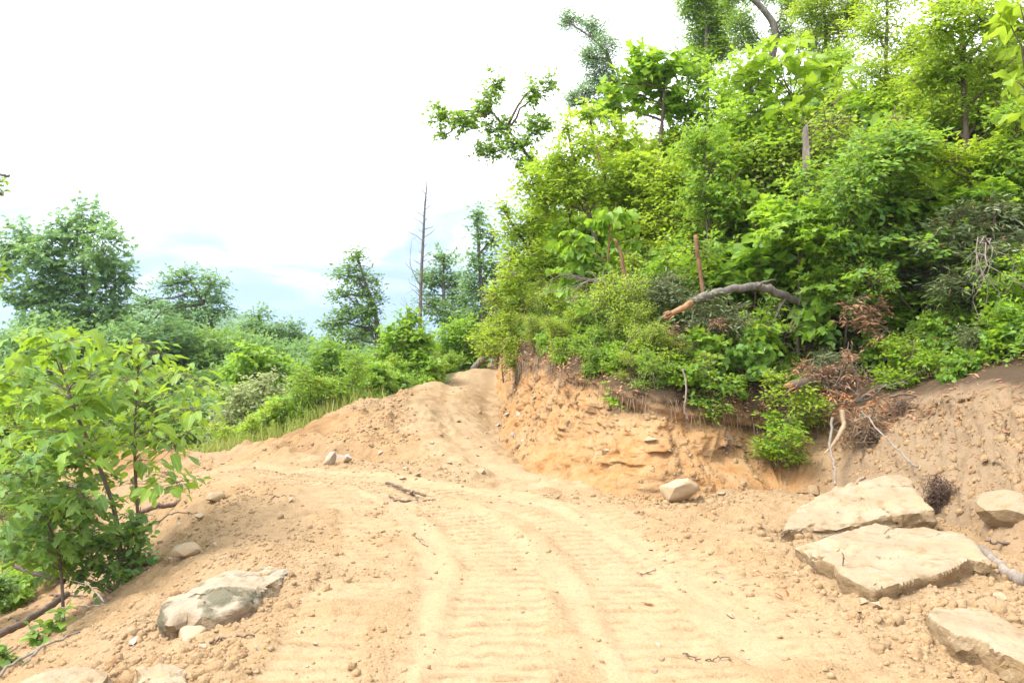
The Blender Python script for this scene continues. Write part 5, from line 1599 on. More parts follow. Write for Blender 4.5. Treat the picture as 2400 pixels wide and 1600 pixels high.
chunk('tan angular boulder at the foot of the cut bank', 1592, 1150, 95, 72, 8.1, 609, 'stone', name='boulder', cat='boulder')
chunk('reddish angular stone on the dirt below the hanging roots', 1908, 1088, 38, 34, 8.4, 610, 'stone')
chunk('pale pointed rock at the foot of the eroded spoil heap', 772, 1075, 36, 36, 10.3, 611, 'stone_grey')
chunk('white rock beside the pointed one at the foot of the spoil heap', 814, 1072, 26, 24, 10.3, 612, 'stone_grey')
chunk('grey rock wedged above the pair at the spoil heap', 795, 1050, 36, 26, 10.8, 613, 'stone_grey')
chunk('buff stone on the shoulder of the road beside the saplings', 505, 1155, 54, 26, 8.3, 614, 'stone')
chunk('tan rock halfway down the spoil slope by the root tangle', 435, 1278, 72, 36, 6.6, 615, 'stone')
chunk('whitish rock bedded in the loose slope at the edge of the picture', 2368, 1190, 170, 90, 6.75, 604, 'slab', amp=0.06, name='boulder', cat='boulder')
chunk('yellow earth-caked block bulging from the cut bank beside the hollow', 1560, 1085, 70, 44, 8.75, 616, 'bank', amp=0.12)

# small stones (copied individuals)
def pebble(seed, k=14):
    rg = np.random.default_rng(seed)
    bm = bmesh.new()
    for _ in range(k):
        v = rg.normal(size=3); v /= np.linalg.norm(v)
        bm.verts.new(v * np.array((1.0, 0.75, 0.55)) * (0.8 + 0.3 * rg.random()))
    res = bmesh.ops.convex_hull(bm, input=bm.verts[:])
    bmesh.ops.delete(bm, geom=list({g for g in res['geom_interior'] + res['geom_unused'] if isinstance(g, bmesh.types.BMVert)}), context='VERTS')
    refine(bm, 0.9, 2)
    return bm


PEB = [finish_rock(pebble(s), 0.10, s, m_, 0, 30) for s, m_ in ((1, 'stone'), (2, 'stone_grey'), (3, 'stone'), (4, 'stone_grey'), (5, 'stone'), (6, 'stone'))]
STONES = [  # bearing x, y, size px, mesh, label
    (1188, 1010, 22, 1, None), (1215, 1040, 30, 3, None), (1205, 1055, 20, 1, None), (1235, 1035, 26, 1, None), (1180, 1025, 18, 3, None), (1250, 1060, 24, 3, None), (1165, 1000, 20, 3, None), (1225, 1068, 16, 1, None)]
ri = np.random.default_rng(620)


def stone(px, py, size, mi, label, group, Y=None):
    if Y is None:
        Y = EYE * FPX / (py - 800.0)
        for _ in range(8):
            z = gnd((px - 1200) / FPX * Y, Y)
            Y = Y * 0.4 + 0.6 * (EYE - z) * FPX / (py - 800.0)
    p = at(px, py, Y); s = size * 0.5 * Y / FPX
    p[2] = surf(p[0], p[1]) + 0.18 * s
    o = obj('stone', PEB[mi], loc=p)
    o.rotation_euler = (ri.normal(0, 0.4), ri.normal(0, 0.4), ri.random() * 6.28); o.scale = (s, s, s * (0.7 + 0.4 * ri.random()))
    return tag(o, label, 'stone', group)


for px, py, sz, mi, _ in STONES:
    stone(px, py, sz, mi, 'grey-white stone of the little pile at the outer corner of the cut bank', 'stone pile at the bank corner', None)
for px, py, sz, mi, lb in [(1713, 1445, 26, 0, 'lone brown clod-like stone on the bare road in front of the slabs'), (1712, 1292, 20, 2, 'tan stone on the road edge in front of the lower slab'), (1420, 1140, 34, 4, 'pale chunk of stone fallen from the bank onto the road edge'),
                           (1382, 1186, 18, 0, 'small brown stone below the pale fallen chunk'), (2020, 1412, 34, 2, 'blocky cream stone against the front of the large slab'), (2050, 1420, 40, 4, 'cream stone at the front corner of the large slab'),
                           (1853, 1255, 34, 1, 'grey stone at the tip of the upper slab'), (2345, 1400, 44, 2, 'pinkish stone standing between the large slab and the corner block'), (2355, 1285, 36, 5, 'buff stone beside the grey log end'),
                           (470, 1215, 34, 5, 'round dirt-covered stone rolling down the spoil slope'), (315, 1505, 36, 1, 'pale stone low on the spoil slope'), (1870, 1345, 24, 4, 'small cream stone in the crumbs before the slabs'),
                           (1525, 1045, 40, 4, 'cream chunk sticking out of the middle of the cut bank'), (1690, 1160, 26, 0, 'brown stone at the foot of the bank under the hollow'), (705, 1485, 30, 2, 'tan stone at the road edge near the mossy boulder'),
                           (1055, 1090, 22, 1, 'white stone on the lower ramp'), (1135, 1105, 26, 3, 'grey stone beside the tyre path on the ramp'), (980, 1115, 22, 1, 'grey stone on the ramp foot near the fallen stick')]:
    stone(px, py, sz, mi, lb, None, 8.75 if py == 1045 else None)
for k in range(120):
    z = k % 3
    if z == 0:
        px, py = 1500 + 800 * ri.random(), 1200 + 390 * ri.random()
        lb, g = 'small tan stone in the loose crumbs between road and slabs', 'small stones by the slabs'
    elif z == 1:
        px, py = 380 + 400 * ri.random(), 1130 + 450 * ri.random()
        lb, g = 'small tan stone scattered on the spoil beside the road', 'small stones on the spoil'
    else:
        px, py = 830 + 330 * ri.random(), 985 + 150 * ri.random()
        lb, g = 'small pale stone scattered on the ramp', 'small stones on the ramp'
    stone(px, py, 9 + 14 * ri.random() ** 2, int(ri.integers(6)), lb, g)

# crumbled earth: thousands of clods nobody could count
rc = np.random.default_rng(630)
ICO = np.array([(0, 0, 1), (0.894, 0, 0.447), (0.276, 0.851, 0.447), (-0.724, 0.526, 0.447), (-0.724, -0.526, 0.447), (0.276, -0.851, 0.447), (0.724, 0.526, -0.447), (-0.276, 0.851, -0.447), (-0.894, 0, -0.447), (-0.276, -0.851, -0.447), (0.724, -0.526, -0.447), (0, 0, -1)])
ICF = np.array([(0, 1, 2), (0, 2, 3), (0, 3, 4), (0, 4, 5), (0, 5, 1), (1, 6, 2), (2, 7, 3), (3, 8, 4), (4, 9, 5), (5, 10, 1), (6, 7, 2), (7, 8, 3), (8, 9, 4), (9, 10, 5), (10, 6, 1)])
nc = 150000
cx = -4.4 + 8.6 * rc.random(nc); cy = 2.7 + 20 * rc.random(nc) ** 1.7
kx = (cx + 6) * 1.0
rg_ = bil(GR, cx, cy)
patch = fbm2(cx * 1.1, cy * 1.1, 3, 640) * 0.5 + 0.5
acc = rc.random(nc) < np.clip(rg_ ** 2.2 * 1.4, 0.012, 1) * smooth(0.25, 0.75, patch) * 0.5
cx, cy = cx[acc], cy[acc]
hz = np.array([hill(a, b) for a, b in zip(cx, cy)]) if False else None
cz = bil(GZ, cx, cy)
s = np.clip(rc.lognormal(math.log(0.0075), 0.55, len(cx)), 0.004, 0.024) * np.clip(0.70 + cy / 14, 1, 1.9)
jit = 1 + rc.normal(0, 0.22, (len(cx), 12, 1))
ang = rc.random(len(cx)) * 6.283
sq = np.stack([0.8 + 0.5 * rc.random(len(cx)), 0.8 + 0.5 * rc.random(len(cx)), 0.55 + 0.4 * rc.random(len(cx))], 1)
V = ICO[None] * jit * sq[:, None, :] * s[:, None, None]
c_, s_ = np.cos(ang)[:, None], np.sin(ang)[:, None]
V = np.stack([V[..., 0] * c_ - V[..., 1] * s_, V[..., 0] * s_ + V[..., 1] * c_, V[..., 2]], -1)
V = V + np.stack([cx, cy, cz + s * 0.15], 1)[:, None, :]
Fc = (ICF[None] + (np.arange(len(cx)) * 12)[:, None, None]).reshape(-1, 3)
nv = len(cx) * 12
print('clods', len(cx))
o = obj('dirt_clods', new_mesh('dirt_clods', V.reshape(-1, 3), Fc, {'lane': np.repeat(0.2 + 0.5 * rc.random(len(cx)), 12), 'green': np.zeros(nv), 'clay': np.repeat(0.6 * rc.random(len(cx)), 12)}, M['dirt'], False), kind='stuff')
o['label'] = 'crumbled orange-tan dirt clods strewn over the road'; o['category'] = 'dirt'
# clods on the loose slope at the side of the slabs and along the bank toe
row_i = rc.integers(2, nv1 - 2, 34000); col_i = rc.integers(0, NU, 34000)
pts = HV.reshape(nr, NU, 3)[row_i, col_i]
sf = soft[col_i]
ok = (rc.random(34000) < np.where(sf > 0.5, 0.40, np.where(row_i < 30, 0.40, 0.20) * (fbm2(pts[:, 0] * 1.8 + pts[:, 1], pts[:, 2] * 2.5, 3, 641) > -0.15))) & (pts[:, 1] > 3) & (pts[:, 1] < 16) & (pts[:, 2] > 0)
pts = pts[ok]
s = np.clip(rc.lognormal(math.log(0.0095), 0.7, len(pts)), 0.004, 0.042)
ex = []
for cxy, rx_, ry_ in ((at(2090, 1330, 5.3), 0.85, 0.75), (at(2000, 1190, 6.6), 0.75, 0.6), (at(2300, 1480, 4.25), 0.5, 0.5), (at(520, 1400, 5.0), 0.5, 0.45), (at(150, 1580, 3.9), 0.45, 0.3), (at(390, 1570, 3.9), 0.3, 0.25), (at(1600, 1150, 8.0), 0.5, 0.4)):
    th = rc.random(480) * 6.283; rr = 0.55 + 0.75 * rc.random(480)
    xx = cxy[0] + np.cos(th) * rr * rx_; yy = cxy[1] + np.sin(th) * rr * ry_
    ex.append(np.column_stack([xx, yy, [surf(a, b) for a, b in zip(xx, yy)]]))
ex = np.vstack(ex)
pts = np.vstack([pts, ex]); s = np.concatenate([s, np.clip(rc.lognormal(math.log(0.009), 0.75, len(ex)), 0.004, 0.045)])
V = ICO[None] * (1 + rc.normal(0, 0.22, (len(pts), 12, 1))) * s[:, None, None] + pts[:, None, :]
Fc = (ICF[None] + (np.arange(len(pts)) * 12)[:, None, None]).reshape(-1, 3)
o = obj('bank_crumbs', new_mesh('bank_crumbs', V.reshape(-1, 3), Fc, {'lane': np.repeat(0.5 * rc.random(len(pts)), 12), 'green': np.zeros(len(pts) * 12), 'clay': np.repeat(0.68 * rc.random(len(pts)), 12)}, M['dirt'], False), kind='stuff')
o['label'] = 'loose crumbs of earth on the bank and its foot'; o['category'] = 'dirt'

# ------------------------------------------------------------------ dead wood
def stick(name, label, path, radii, mat, seed, cat='branch', forks=(), n=16, sides=7, group=None, wob=0.006, fork_r=None):
    rg = np.random.default_rng(seed)
    pts = spline([at(*p) for p in path], n)
    loc = pts[0].copy()
    pts = pts + rg.normal(0, wob, pts.shape)
    parts = [tube(pts - loc, radii, sides)]
    r = root(name, label, cat, loc, group)
    obj('stem', new_mesh(name, *parts[0], None, M[mat], True), r)
    for f in forks:
        fp = spline([at(*p) for p in f], 9) - loc + rg.normal(0, wob * 0.6, (9, 3))
        obj('side_twig', new_mesh(name + '_twig', *tube(fp, (fork_r or radii[-1] * 0.9 + 0.002, (fork_r or radii[-1]) * 0.3), 5), None, M[mat], True), r)
    return r


def splinters(r, end, direction, rad, seed, n=22):
    """torn raw wood at a broken end"""
    rg = np.random.default_rng(seed)
    parts = []
    d = direction / np.linalg.norm(direction)
    loc = np.array(r.location)
    for k in range(n):
        off = rg.normal(0, 0.5, 3) * rad; off -= d * (off @ d)
        a = end + off - d * rad * 1.2
        b = a + d * rad * (1.2 + 2.8 * rg.random()) + off * 0.3
        parts.append(tube([a - loc, (a + b) / 2 - loc, b - loc], (rad * 0.34, rad * 0.24, rad * 0.03), 4))
    o = obj('broken_end', new_mesh('broken_end', *join(parts), None, M['wood_raw'], False), r)
    o['label'] = 'splintered orange broken end'


t = stick('fallen_tree', 'arching fallen trunk with a torn orange end reaching over the bank', [(1622, 709, 9.78), (1645, 698, 9.8), (1700, 680, 9.9), (1770, 672, 10.1), (1840, 695, 10.3), (1905, 720, 10.5), (1960, 745, 10.8)], (0.046, 0.050, 0.054, 0.058), 'bark_grey', 701, cat='fallen tree', n=34, sides=11, wob=0.012, fork_r=0.024,
          forks=[[(1840, 700, 10.3), (1820, 740, 10.1), (1800, 800, 10.0)], [(1770, 676, 10.1), (1790, 660, 10.0), (1815, 655, 9.9)]])
e = at(1598, 723, 9.75)
loc = np.array(t.location)
tp = spline([at(1624, 708, 9.78), at(1600, 722, 9.75), at(1575, 733, 9.7), at(1552, 744, 9.65)], 12) - loc + np.random.default_rng(5).normal(0, 0.004, (12, 3))
o = obj('stripped_wood', new_mesh('stripped_wood', *tube(tp, (0.045, 0.040, 0.030, 0.010), 9), None, M['wood_raw'], True), t)
o['label'] = 'bare orange wood where the bark is stripped'
splinters(t, at(1566, 739, 9.62), at(1540, 752, 9.55) - at(1600, 722, 9.75), 0.036, 702)
stick('broken_sapling', 'upright orange-brown broken stem behind the arching trunk', [(1650, 720, 10.6), (1644, 650, 10.6), (1636, 600, 10.6), (1630, 550, 10.6)], (0.030, 0.024), 'bark_red', 703, cat='broken sapling')
stick('leaning_dead_tree', 'reddish leaning trunk half hidden by vine leaves', [(1490, 730, 11.4), (1470, 670, 11.4), (1455, 600, 11.4), (1440, 560, 11.4)], (0.040, 0.018), 'bark_red', 704, cat='dead tree', sides=9)
# weathered snag
sn = at(1903, 470, 10.9); sn[2] = surf(sn[0], sn[1]) - 0.05
r = root('snag', 'weathered pale grey snag with a jagged top in the middle of the thicket', 'snag', sn)
bm = bmesh.new()
tops = [(-0.055, -0.03, 2.9), (0.02, -0.05, 3.0), (0.055, 0.0, 2.35), (0.06, 0.04, 2.3), (0.0, 0.05, 2.55), (-0.05, 0.03, 2.8)]
hh = (at(1888, 286, 10.9) - sn)[2]
dxx = (at(1888, 286, 10.9) - sn)[0]
lo = [bm.verts.new((x * 1.7, y * 1.7, 0)) for x, y, z in tops]
hi = [bm.verts.new((x * 0.8 + dxx * z / 3, y * 0.8, hh * z / 3.0)) for x, y, z in tops]
for i in range(6):
    bm.faces.new((lo[i], lo[(i + 1) % 6], hi[(i + 1) % 6], hi[i]))
cc = bm.verts.new((dxx * 0.8, 0, hh * 0.82))
for i in range(6):
    bm.faces.new((hi[i], hi[(i + 1) % 6], cc))
refine(bm, 0.09, 6)
obj('trunk', finish_rock(bm, 0.012, 77, 'bark_pale', 0, 40), r)

for px, Y, kd, lb in ((1868, 10.4, 'maplet', 'lobed-leaf sapling hiding the foot of the grey snag on its outer side'), (1925, 10.5, 'cherry', 'bright green sapling hiding the foot of the grey snag'), (1975, 10.3, 'shade', 'deep green sapling beside the grey snag above the rusty debris')):
    x = (px - 1200) / FPX * Y
    zb = surf(x, Y) - 0.05
    sc = max(0.55, min(1.3, (EYE + (800 - 425) / FPX * Y - zb) / 2.65))
    put(kd, (x, Y, zb), px * 0.7, sc, lb)['group'] = 'saplings filling the thicket'

# dead bare twigs
def twig_spray(name, label, base, tips, Y, rad, mat, seed, cat='dead branch', sub=3, wob=0.05):
    rg = np.random.default_rng(seed)
    b = at(base[0], base[1], Y); parts = []
    r = root(name, label, cat, b)
    for (px, py) in tips:
        e = at(px, py, Y + rg.normal(0, 0.25))
        path = rough_path((0, 0, 0), e - b, 9, wob, rg, -0.10)
        parts.append(tube(path, (rad, rad * 0.25), 5, False))
        for q in range(sub):
            j = rg.integers(3, 8)
            d = path[j] + (path[j] - path[j - 1]) * 1.5 + rg.normal(0, 0.10, 3)
            parts.append(tube(rough_path(path[j], d, 5, 0.06, rg), (rad * 0.4, rad * 0.15), 4, False))
    obj('twigs', new_mesh(name, *join(parts), None, M[mat], True), r)
    return r


twig_spray('dead_branch', 'spray of bare dead twigs sticking out of the thicket near the outer corner', (1440, 680), [(1290, 655), (1275, 690), (1330, 645), (1370, 640), (1320, 705), (1390, 740), (1420, 760), (1470, 760), (1500, 740), (1540, 690), (1360, 760), (1310, 680), (1480, 700), (1300, 640)], 10.9, 0.010, 'bark_pale', 711, sub=4)
twig_spray('dead_branch', 'curly pale dead twigs hanging below the laurel', (2310, 560), [(2290, 640), (2310, 700), (2280, 690), (2330, 720), (2300, 760), (2260, 650), (2350, 690), (2290, 755), (2370, 640)], 9.0, 0.008, 'bark_pale', 712, sub=3, wob=0.08)
twig_spray('dead_branch', 'thin dead twigs around the fallen trunk fork', (1850, 780), [(1790, 720), (1780, 760), (1900, 700), (1880, 690), (1760, 790), (1820, 830), (1910, 760)], 9.9, 0.007, 'bark_brown', 713)
twig_spray('dead_branch', 'dry brushwood on the red leaf pile over the exposed roots', (2010, 940), [(1960, 850), (2000, 840), (2050, 860), (1900, 990), (1850, 1010), (2080, 900), (2130, 900), (2180, 920), (1930, 880), (1990, 800)], 9.2, 0.009, 'bark_pale', 714, sub=4)
# dead leaf clumps
for i, (lb, base, Y, bl, mt, sz, dn, lf) in enumerate([
    ('brown withered branch tips hanging above the debris pile', 2170, 10.2, [(2020, 610, 26, 22), (2050, 640, 30, 26), (2000, 655, 24, 20), (2070, 680, 26, 22)], 'lf_dead', 0.085, 26, 'lance'),
    ('tan dead leaves clustered on a broken branch above the exposed roots', 2140, 9.8, [(2010, 710, 34, 24), (2060, 720, 34, 26), (2030, 750, 40, 24), (1990, 740, 26, 20), (2050, 785, 30, 20)], 'lf_dead', 0.075, 26, 'lance'),
    ('rust-red dead leaf pile over the exposed roots', 2050, 8.9, [(1990, 955, 40, 20), (2050, 945, 44, 22), (2110, 945, 44, 20), (2030, 985, 44, 24), (2165, 935, 44, 16), (2000, 1020, 34, 24), (2060, 1015, 34, 24), (2210, 945, 30, 12), (1960, 920, 34, 18), (2030, 1055, 24, 24)], 'lf_rust', 0.07, 22, 'lance'),
    ('brown brush heap beside the splintered log', 1910, 9.3, [(1880, 860, 34, 22), (1930, 865, 40, 26), (1970, 895, 36, 24), (1905, 890, 34, 18), (2000, 870, 34, 24), (1990, 830, 30, 22)], 'lf_dead', 0.07, 30, 'lance'),
    ('withered brown hanging tuft under the exposed roots', 2010, 8.8, [(2000, 1050, 26, 26), (2030, 1060, 26, 26), (1985, 1080, 18, 22), (2025, 1090, 18, 20)], 'lf_dead', 0.06, 34, 'lance'),
    ('dry brown seedhead sprigs in the shady middle of the thicket', 2010, 11.6, [(2060, 310, 14, 18), (2050, 350, 14, 20), (2010, 400, 16, 14), (1985, 420, 14, 14), (2100, 275, 24, 10), (1960, 365, 12, 12), (2035, 425, 14, 12), (2120, 470, 24, 20)], 'lf_dead', 0.07, 26, 'lance'),
    ('brown withered leaves below the torn end of the arching trunk', 1580, 9.75, [(1580, 770, 16, 22), (1590, 800, 18, 20), (1680, 750, 20, 14)], 'lf_dead', 0.06, 34, 'lance'),
    ('dead red-brown leaves dangling from the outer corner shrub', 1240, 14.4, [(1195, 620, 14, 20), (1180, 650, 14, 14), (1215, 900, 12, 14), (1225, 960, 10, 14)], 'lf_rust', 0.07, 30, 'lance'),
]):
    tree_at('dead_branch', lb, base, Y, bl, lf, mt, 'bark_brown', dn, sz, (0.014, 0.006), cat='dead branch', seed=720 + i, length=0.18, twig_frac=0.6, flat_=0.2, droop=0.5, n_leaf=6, crown='dead_leaves', stem='branch', limb_r=0.007)

t = stick('broken_log', 'short splintered log jutting from the debris over the bank', [(1985, 845, 9.9), (1950, 868, 9.6), (1900, 890, 9.3), (1860, 905, 9.1)], (0.055, 0.06), 'bark_brown', 731, cat='log', sides=9)
splinters(t, at(1858, 906, 9.1), at(1835, 915, 9.0) - at(1900, 890, 9.3), 0.05, 732)
stick('exposed_root', 'thick pale broken root hanging below the red leaf pile', [(1975, 960, 8.8), (1975, 1000, 8.7), (1955, 1040, 8.6), (1932, 1062, 8.5)], (0.030, 0.026, 0.008), 'root_tan', 733, cat='root')
stick('exposed_root', 'slim grey-white root dangling down to the upper slab', [(1950, 980, 8.8), (1945, 1040, 8.6), (1955, 1090, 8.3), (1958, 1135, 7.6)], (0.016, 0.012), 'bark_pale', 734, cat='root')
stick('curved_stick', 'bent tan stick lying across the top of the upper slab', [(1955, 1143, 7.42), (1985, 1145, 7.38), (2010, 1130, 7.46), (2025, 1116, 7.55)], (0.020, 0.014), 'root_tan', 735, cat='stick')
stick('long_stick', 'long thin grey stick leaning down the loose slope to the root ball', [(2020, 965, 8.5), (2060, 1010, 8.1), (2110, 1060, 7.7), (2150, 1095, 7.4)], (0.008, 0.011), 'bark_pale', 736, cat='stick')
stick('grey_log', 'short weathered grey log lying against the end of the large slab', [(2300, 1285, 5.75), (2330, 1315, 5.5), (2365, 1345, 5.25), (2395, 1362, 5.1)], (0.035, 0.045), 'bark_pale', 737, cat='log', sides=9)
stick('dark_stick', 'dark stick poking in from the edge above the grey log', [(2310, 1268, 5.95), (2360, 1272, 5.9), (2430, 1272, 5.9)], (0.010, 0.012), 'bark_brown', 738, cat='stick')
stick('curved_root', 'arched brown root along the top of the loose slope', [(2085, 930, 8.8), (2120, 922, 8.8), (2170, 935, 8.6), (2200, 955, 8.4)], (0.018, 0.008), 'root', 739, cat='root')
stick('hanging_root', 'pale root dangling from the middle of the sod lip', [(1600, 865, 9.25), (1608, 900, 9.15), (1604, 950, 9.05), (1612, 985, 9.0)], (0.012, 0.008), 'bark_pale', 740, cat='root')
stick('hanging_stick', 'pale bare stick poking up through the shrubs near the bank lip', [(1435, 865, 9.9), (1450, 835, 9.9), (1480, 790, 10.0), (1500, 760, 10.1)], (0.010, 0.012), 'bark_pale', 741, cat='stick')
stick('leaning_log', 'weathered log end leaning at the crest of the ramp', [(1108, 866, 22), (1125, 848, 22), (1146, 826, 22)], (0.10, 0.09), 'bark_grey', 742, cat='log', sides=9)


def on_ground(path, lift=0.01):
    out = []
    for px, py in path:
        Y = EYE * FPX / (py - 800.0)
        for _ in range(10):
            z = gnd((px - 1200) / FPX * Y, Y) + lift
            Y = Y * 0.4 + 0.6 * (EYE - z) * FPX / (py - 800.0)
        out.append((px, py, Y))
    return out


stick('fallen_branch', 'dark forked dead branch lying across the road at the ramp foot', on_ground([(905, 1130), (940, 1142), (970, 1154), (995, 1161)], 0.05), (0.016, 0.012), 'root', 751, forks=[on_ground([(960, 1150), (972, 1162), (978, 1170)], 0.03)])
stick('fallen_branch', 'knobbly dark stick lying just in front of the forked branch', on_ground([(912, 1160), (925, 1170), (950, 1173), (978, 1172)], 0.012), (0.008, 0.012), 'root', 752)
stick('fallen_branch', 'tan rotten stick end beside the forked branch on the road', on_ground([(990, 1172), (1005, 1171), (1022, 1170)], 0.01), (0.012, 0.010), 'root_tan', 753)
stick('twig', 'thin twig lying on the road shoulder near the fork', on_ground([(620, 1155), (650, 1162), (690, 1160)], 0.01), (0.007, 0.004), 'root', 754, cat='twig', forks=[on_ground([(645, 1160), (632, 1172), (628, 1180)])])
stick('twig', 'short pale stick lying in the middle of the road', on_ground([(978, 1258), (988, 1266), (1000, 1278)], 0.01), (0.009, 0.008), 'root_tan', 755, cat='twig')
stick('twig', 'dark crooked twig on the road before the slabs', on_ground([(1500, 1346), (1518, 1342), (1536, 1332)], 0.01), (0.004, 0.003), 'root', 756, cat='twig')
stick('twig', 'curved brown twig in the dirt below the mossy boulder', on_ground([(490, 1505), (520, 1495), (560, 1488), (600, 1487)], 0.012), (0.008, 0.005), 'root', 757, cat='twig')
stick('twig', 'small dark stick standing in the ground before the large slab', [(1972, 1298, 5.25), (1978, 1330, 5.2), (1983, 1372, 5.12)], (0.004, 0.006), 'root', 758, cat='twig')
stick('twig', 'bent thin twig at the bottom of the road', on_ground([(1655, 1545), (1680, 1543), (1705, 1540), (1712, 1550)], 0.012), (0.004, 0.003), 'root', 759, cat='twig')
stick('twig', 'short dark twig at the bottom edge of the road', on_ground([(1600, 1528), (1620, 1536), (1640, 1548)], 0.012), (0.004, 0.003), 'root', 760, cat='twig')
stick('bare_branch', 'long pale bare branch trailing down the shaded spoil slope', [(205, 1468, 5.5), (150, 1495, 5.35), (90, 1520, 5.1), (40, 1550, 4.85), (-5, 1580, 4.7)], (0.006, 0.010), 'bark_pale', 761, forks=[[(90, 1522, 5.1), (70, 1545, 4.9), (50, 1560, 4.8)]])
stick('bare_branch', 'thin dry branch crossing the slope under the glossy shrub', [(255, 1413, 5.7), (200, 1420, 5.8), (160, 1422, 5.9), (120, 1432, 6.0)], (0.004, 0.007), 'bark_pale', 762, forks=[[(245, 1412, 5.7), (222, 1385, 5.8), (195, 1365, 5.9), (165, 1360, 6.0)]])
stick('pole', 'straight brown pole lying on the hollow below the maple sapling', [(35, 1328, 7.0), (90, 1345, 6.9), (150, 1362, 6.8)], (0.020, 0.024), 'bark_brown', 763, cat='pole')
stick('fallen_log', 'long dark log half buried in the hollow at the edge of the picture', [(160, 1392, 7.2), (100, 1430, 6.9), (50, 1460, 6.7), (-10, 1490, 6.5)], (0.028, 0.034), 'bark_brown', 764, cat='log')
stick('fallen_log', 'whitish fallen log on the spoil mound behind the saplings', [(225, 1128, 9.6), (190, 1140, 9.6), (150, 1150, 9.6), (120, 1152, 9.6)], (0.06, 0.045), 'bark_pale', 765, cat='log', sides=9)
stick('fallen_branch', 'arched dry branch on the shoulder above the root tangle', [(372, 1222, 7.3), (395, 1206, 7.4), (430, 1200, 7.5), (462, 1203, 7.5)], (0.008, 0.004), 'bark_pale', 766)
stick('fallen_log', 'dark curved log on the spoil mound beside the road shoulder', [(330, 1200, 8.6), (365, 1186, 8.7), (400, 1184, 8.8), (425, 1172, 8.9)], (0.030, 0.024), 'root', 767, cat='log')

# root tangles
def tangle(name, label, c, R, n, mat, seed, rad=0.004, squash=(1, 1, 1)):
    rg = np.random.default_rng(seed)
    r = root(name, label, 'roots', c)
    parts = []
    for k in range(n):
        a = unit(rg.normal(size=3)) * R * (0.3 + 0.7 * rg.random()) * np.array(squash)
        b = unit(rg.normal(size=3)) * R * (0.5 + 0.8 * rg.random()) * np.array(squash)
        b = b + np.array((rg.normal(0, 0.3) * R, 0, -abs(rg.normal(0, 0.5)) * R * squash[2]))
        parts.append(tube(rough_path(a, b, 8, 0.2, rg), (rad * (0.6 + 0.9 * rg.random()), rad * 0.3), 4, False))
    obj('fibres', new_mesh(name, *join(parts), None, M[mat], True), r)
    return r


tangle('root_tangle', 'matted ball of fine dry roots beside the upper slab', at(2200, 1155, 7.1), 0.15, 260, 'root', 771, 0.0034, (0.75, 0.7, 1.35))
tangle('root_tangle', 'torn root plate under the foreground saplings', np.array((at(335, 800, 7.0)[0], 7.0, surf(at(335, 800, 7.0)[0], 7.0) + 0.04)), 0.16, 240, 'root', 772, 0.0034, (1.3, 0.9, 0.8))
tangle('root_tangle', 'fibrous root clump hanging in the hollow of the bank', at(1705, 1040, 9.2), 0.09, 70, 'root_tan', 773, 0.004, (0.6, 0.6, 1.7))
rg = np.random.default_rng(780)
parts = []
c0 = at(1222, 790, 14.2)
for k in range(110):
    a = at(1205 + 45 * rg.random(), 785 + 40 * rg.random(), 14.1 + 0.3 * rg.random())
    b = at(1205 + 22 * rg.random(), 860 + 150 * rg.random(), 14.0 + 0.25 * rg.random())
    parts.append(tube(rough_path(a - c0, b - c0, 8, 0.04, rg), (0.012 * (0.5 + rg.random()), 0.003), 4, False))
r = root('root_curtain', 'dark curtain of torn roots hanging at the outer corner of the bank', 'roots', c0)
obj('fibres', new_mesh('root_curtain', *join(parts), None, M['root'], True), r)
# fine roots along the torn sod lip
parts = []
HG = HV.reshape(nr, NU, 3)
for k in range(2200):
    i = int(rg.integers(0, NU))
    if soft[i] > 0.6 or uT[i, 1] > 20:
        continue
    p = HG[nv1 + int(rg.integers(0, 9)), i] + outn[i] * 0.02
    L = 0.08 + 0.45 * rg.random() ** 2
    q = p + np.array((rg.normal(0, 0.03), rg.normal(0, 0.03), -L)) + outn[i] * 0.03
    parts.append(tube(rough_path(p, q, 4, 0.06, rg), (0.004 * (0.4 + rg.random()), 0.001), 3, False))
o = obj('hanging_roots', new_mesh('hanging_roots', *join(parts), None, M['root_tan'], False), kind='stuff')
o['label'] = 'fringe of fine roots hanging from the torn sod'; o['category'] = 'roots'

# ------------------------------------------------------------------ ground cover and leaf litter on the slope
def slope_leaves(name, n, leaf, mat, size, up, dmax, seed, label, cat, flat_=0.6, minrow=0):
    rg = np.random.default_rng(seed)
    col = rg.integers(0, NU, n)
    row = nv1 + minrow + (rg.random(n) ** 1.3 * (nv2 - minrow + np.searchsorted(dist, dmax))).astype(int)
    p = HG[row, col] + rg.normal(0, 0.05, (n, 3)) * np.array((1, 1, 0.3))
    keep = (p[:, 1] > 4) & (p[:, 1] < 26) & (p[:, 2] > 0.2) & (fbm2(p[:, 0] * 1.7, p[:, 1] * 1.7, 3, seed) > -0.25)
    keep &= ~((soft[col] > 0.5) & (row < nv1 + nv2 * 0.85))
    p = p[keep]; m_ = len(p)
    p[:, 2] += up * rg.random(m_)
    D = rg.normal(size=(m_, 3)); D[:, 2] *= 0.4
    Nn = np.tile(np.array((0, -0.25, 1.0)), (m_, 1)) * flat_ + rg.normal(0, 0.4, (m_, 3))
    S = size * (0.5 + 0.8 * rg.random(m_))
    tint = np.clip(np.stack([rg.random(m_), rg.random(m_) ** 2 * 0.7, (rg.random(m_) < 0.02) * 0.9], 1), 0, 1)
    V, Fc, tn = leaf_arrays(leaf, p, D, Nn, S, tint)
    o = obj(name, new_mesh(name, V, Fc, {'tint': tn}, M[mat]), kind='stuff')
    o['label'] = label; o['category'] = cat


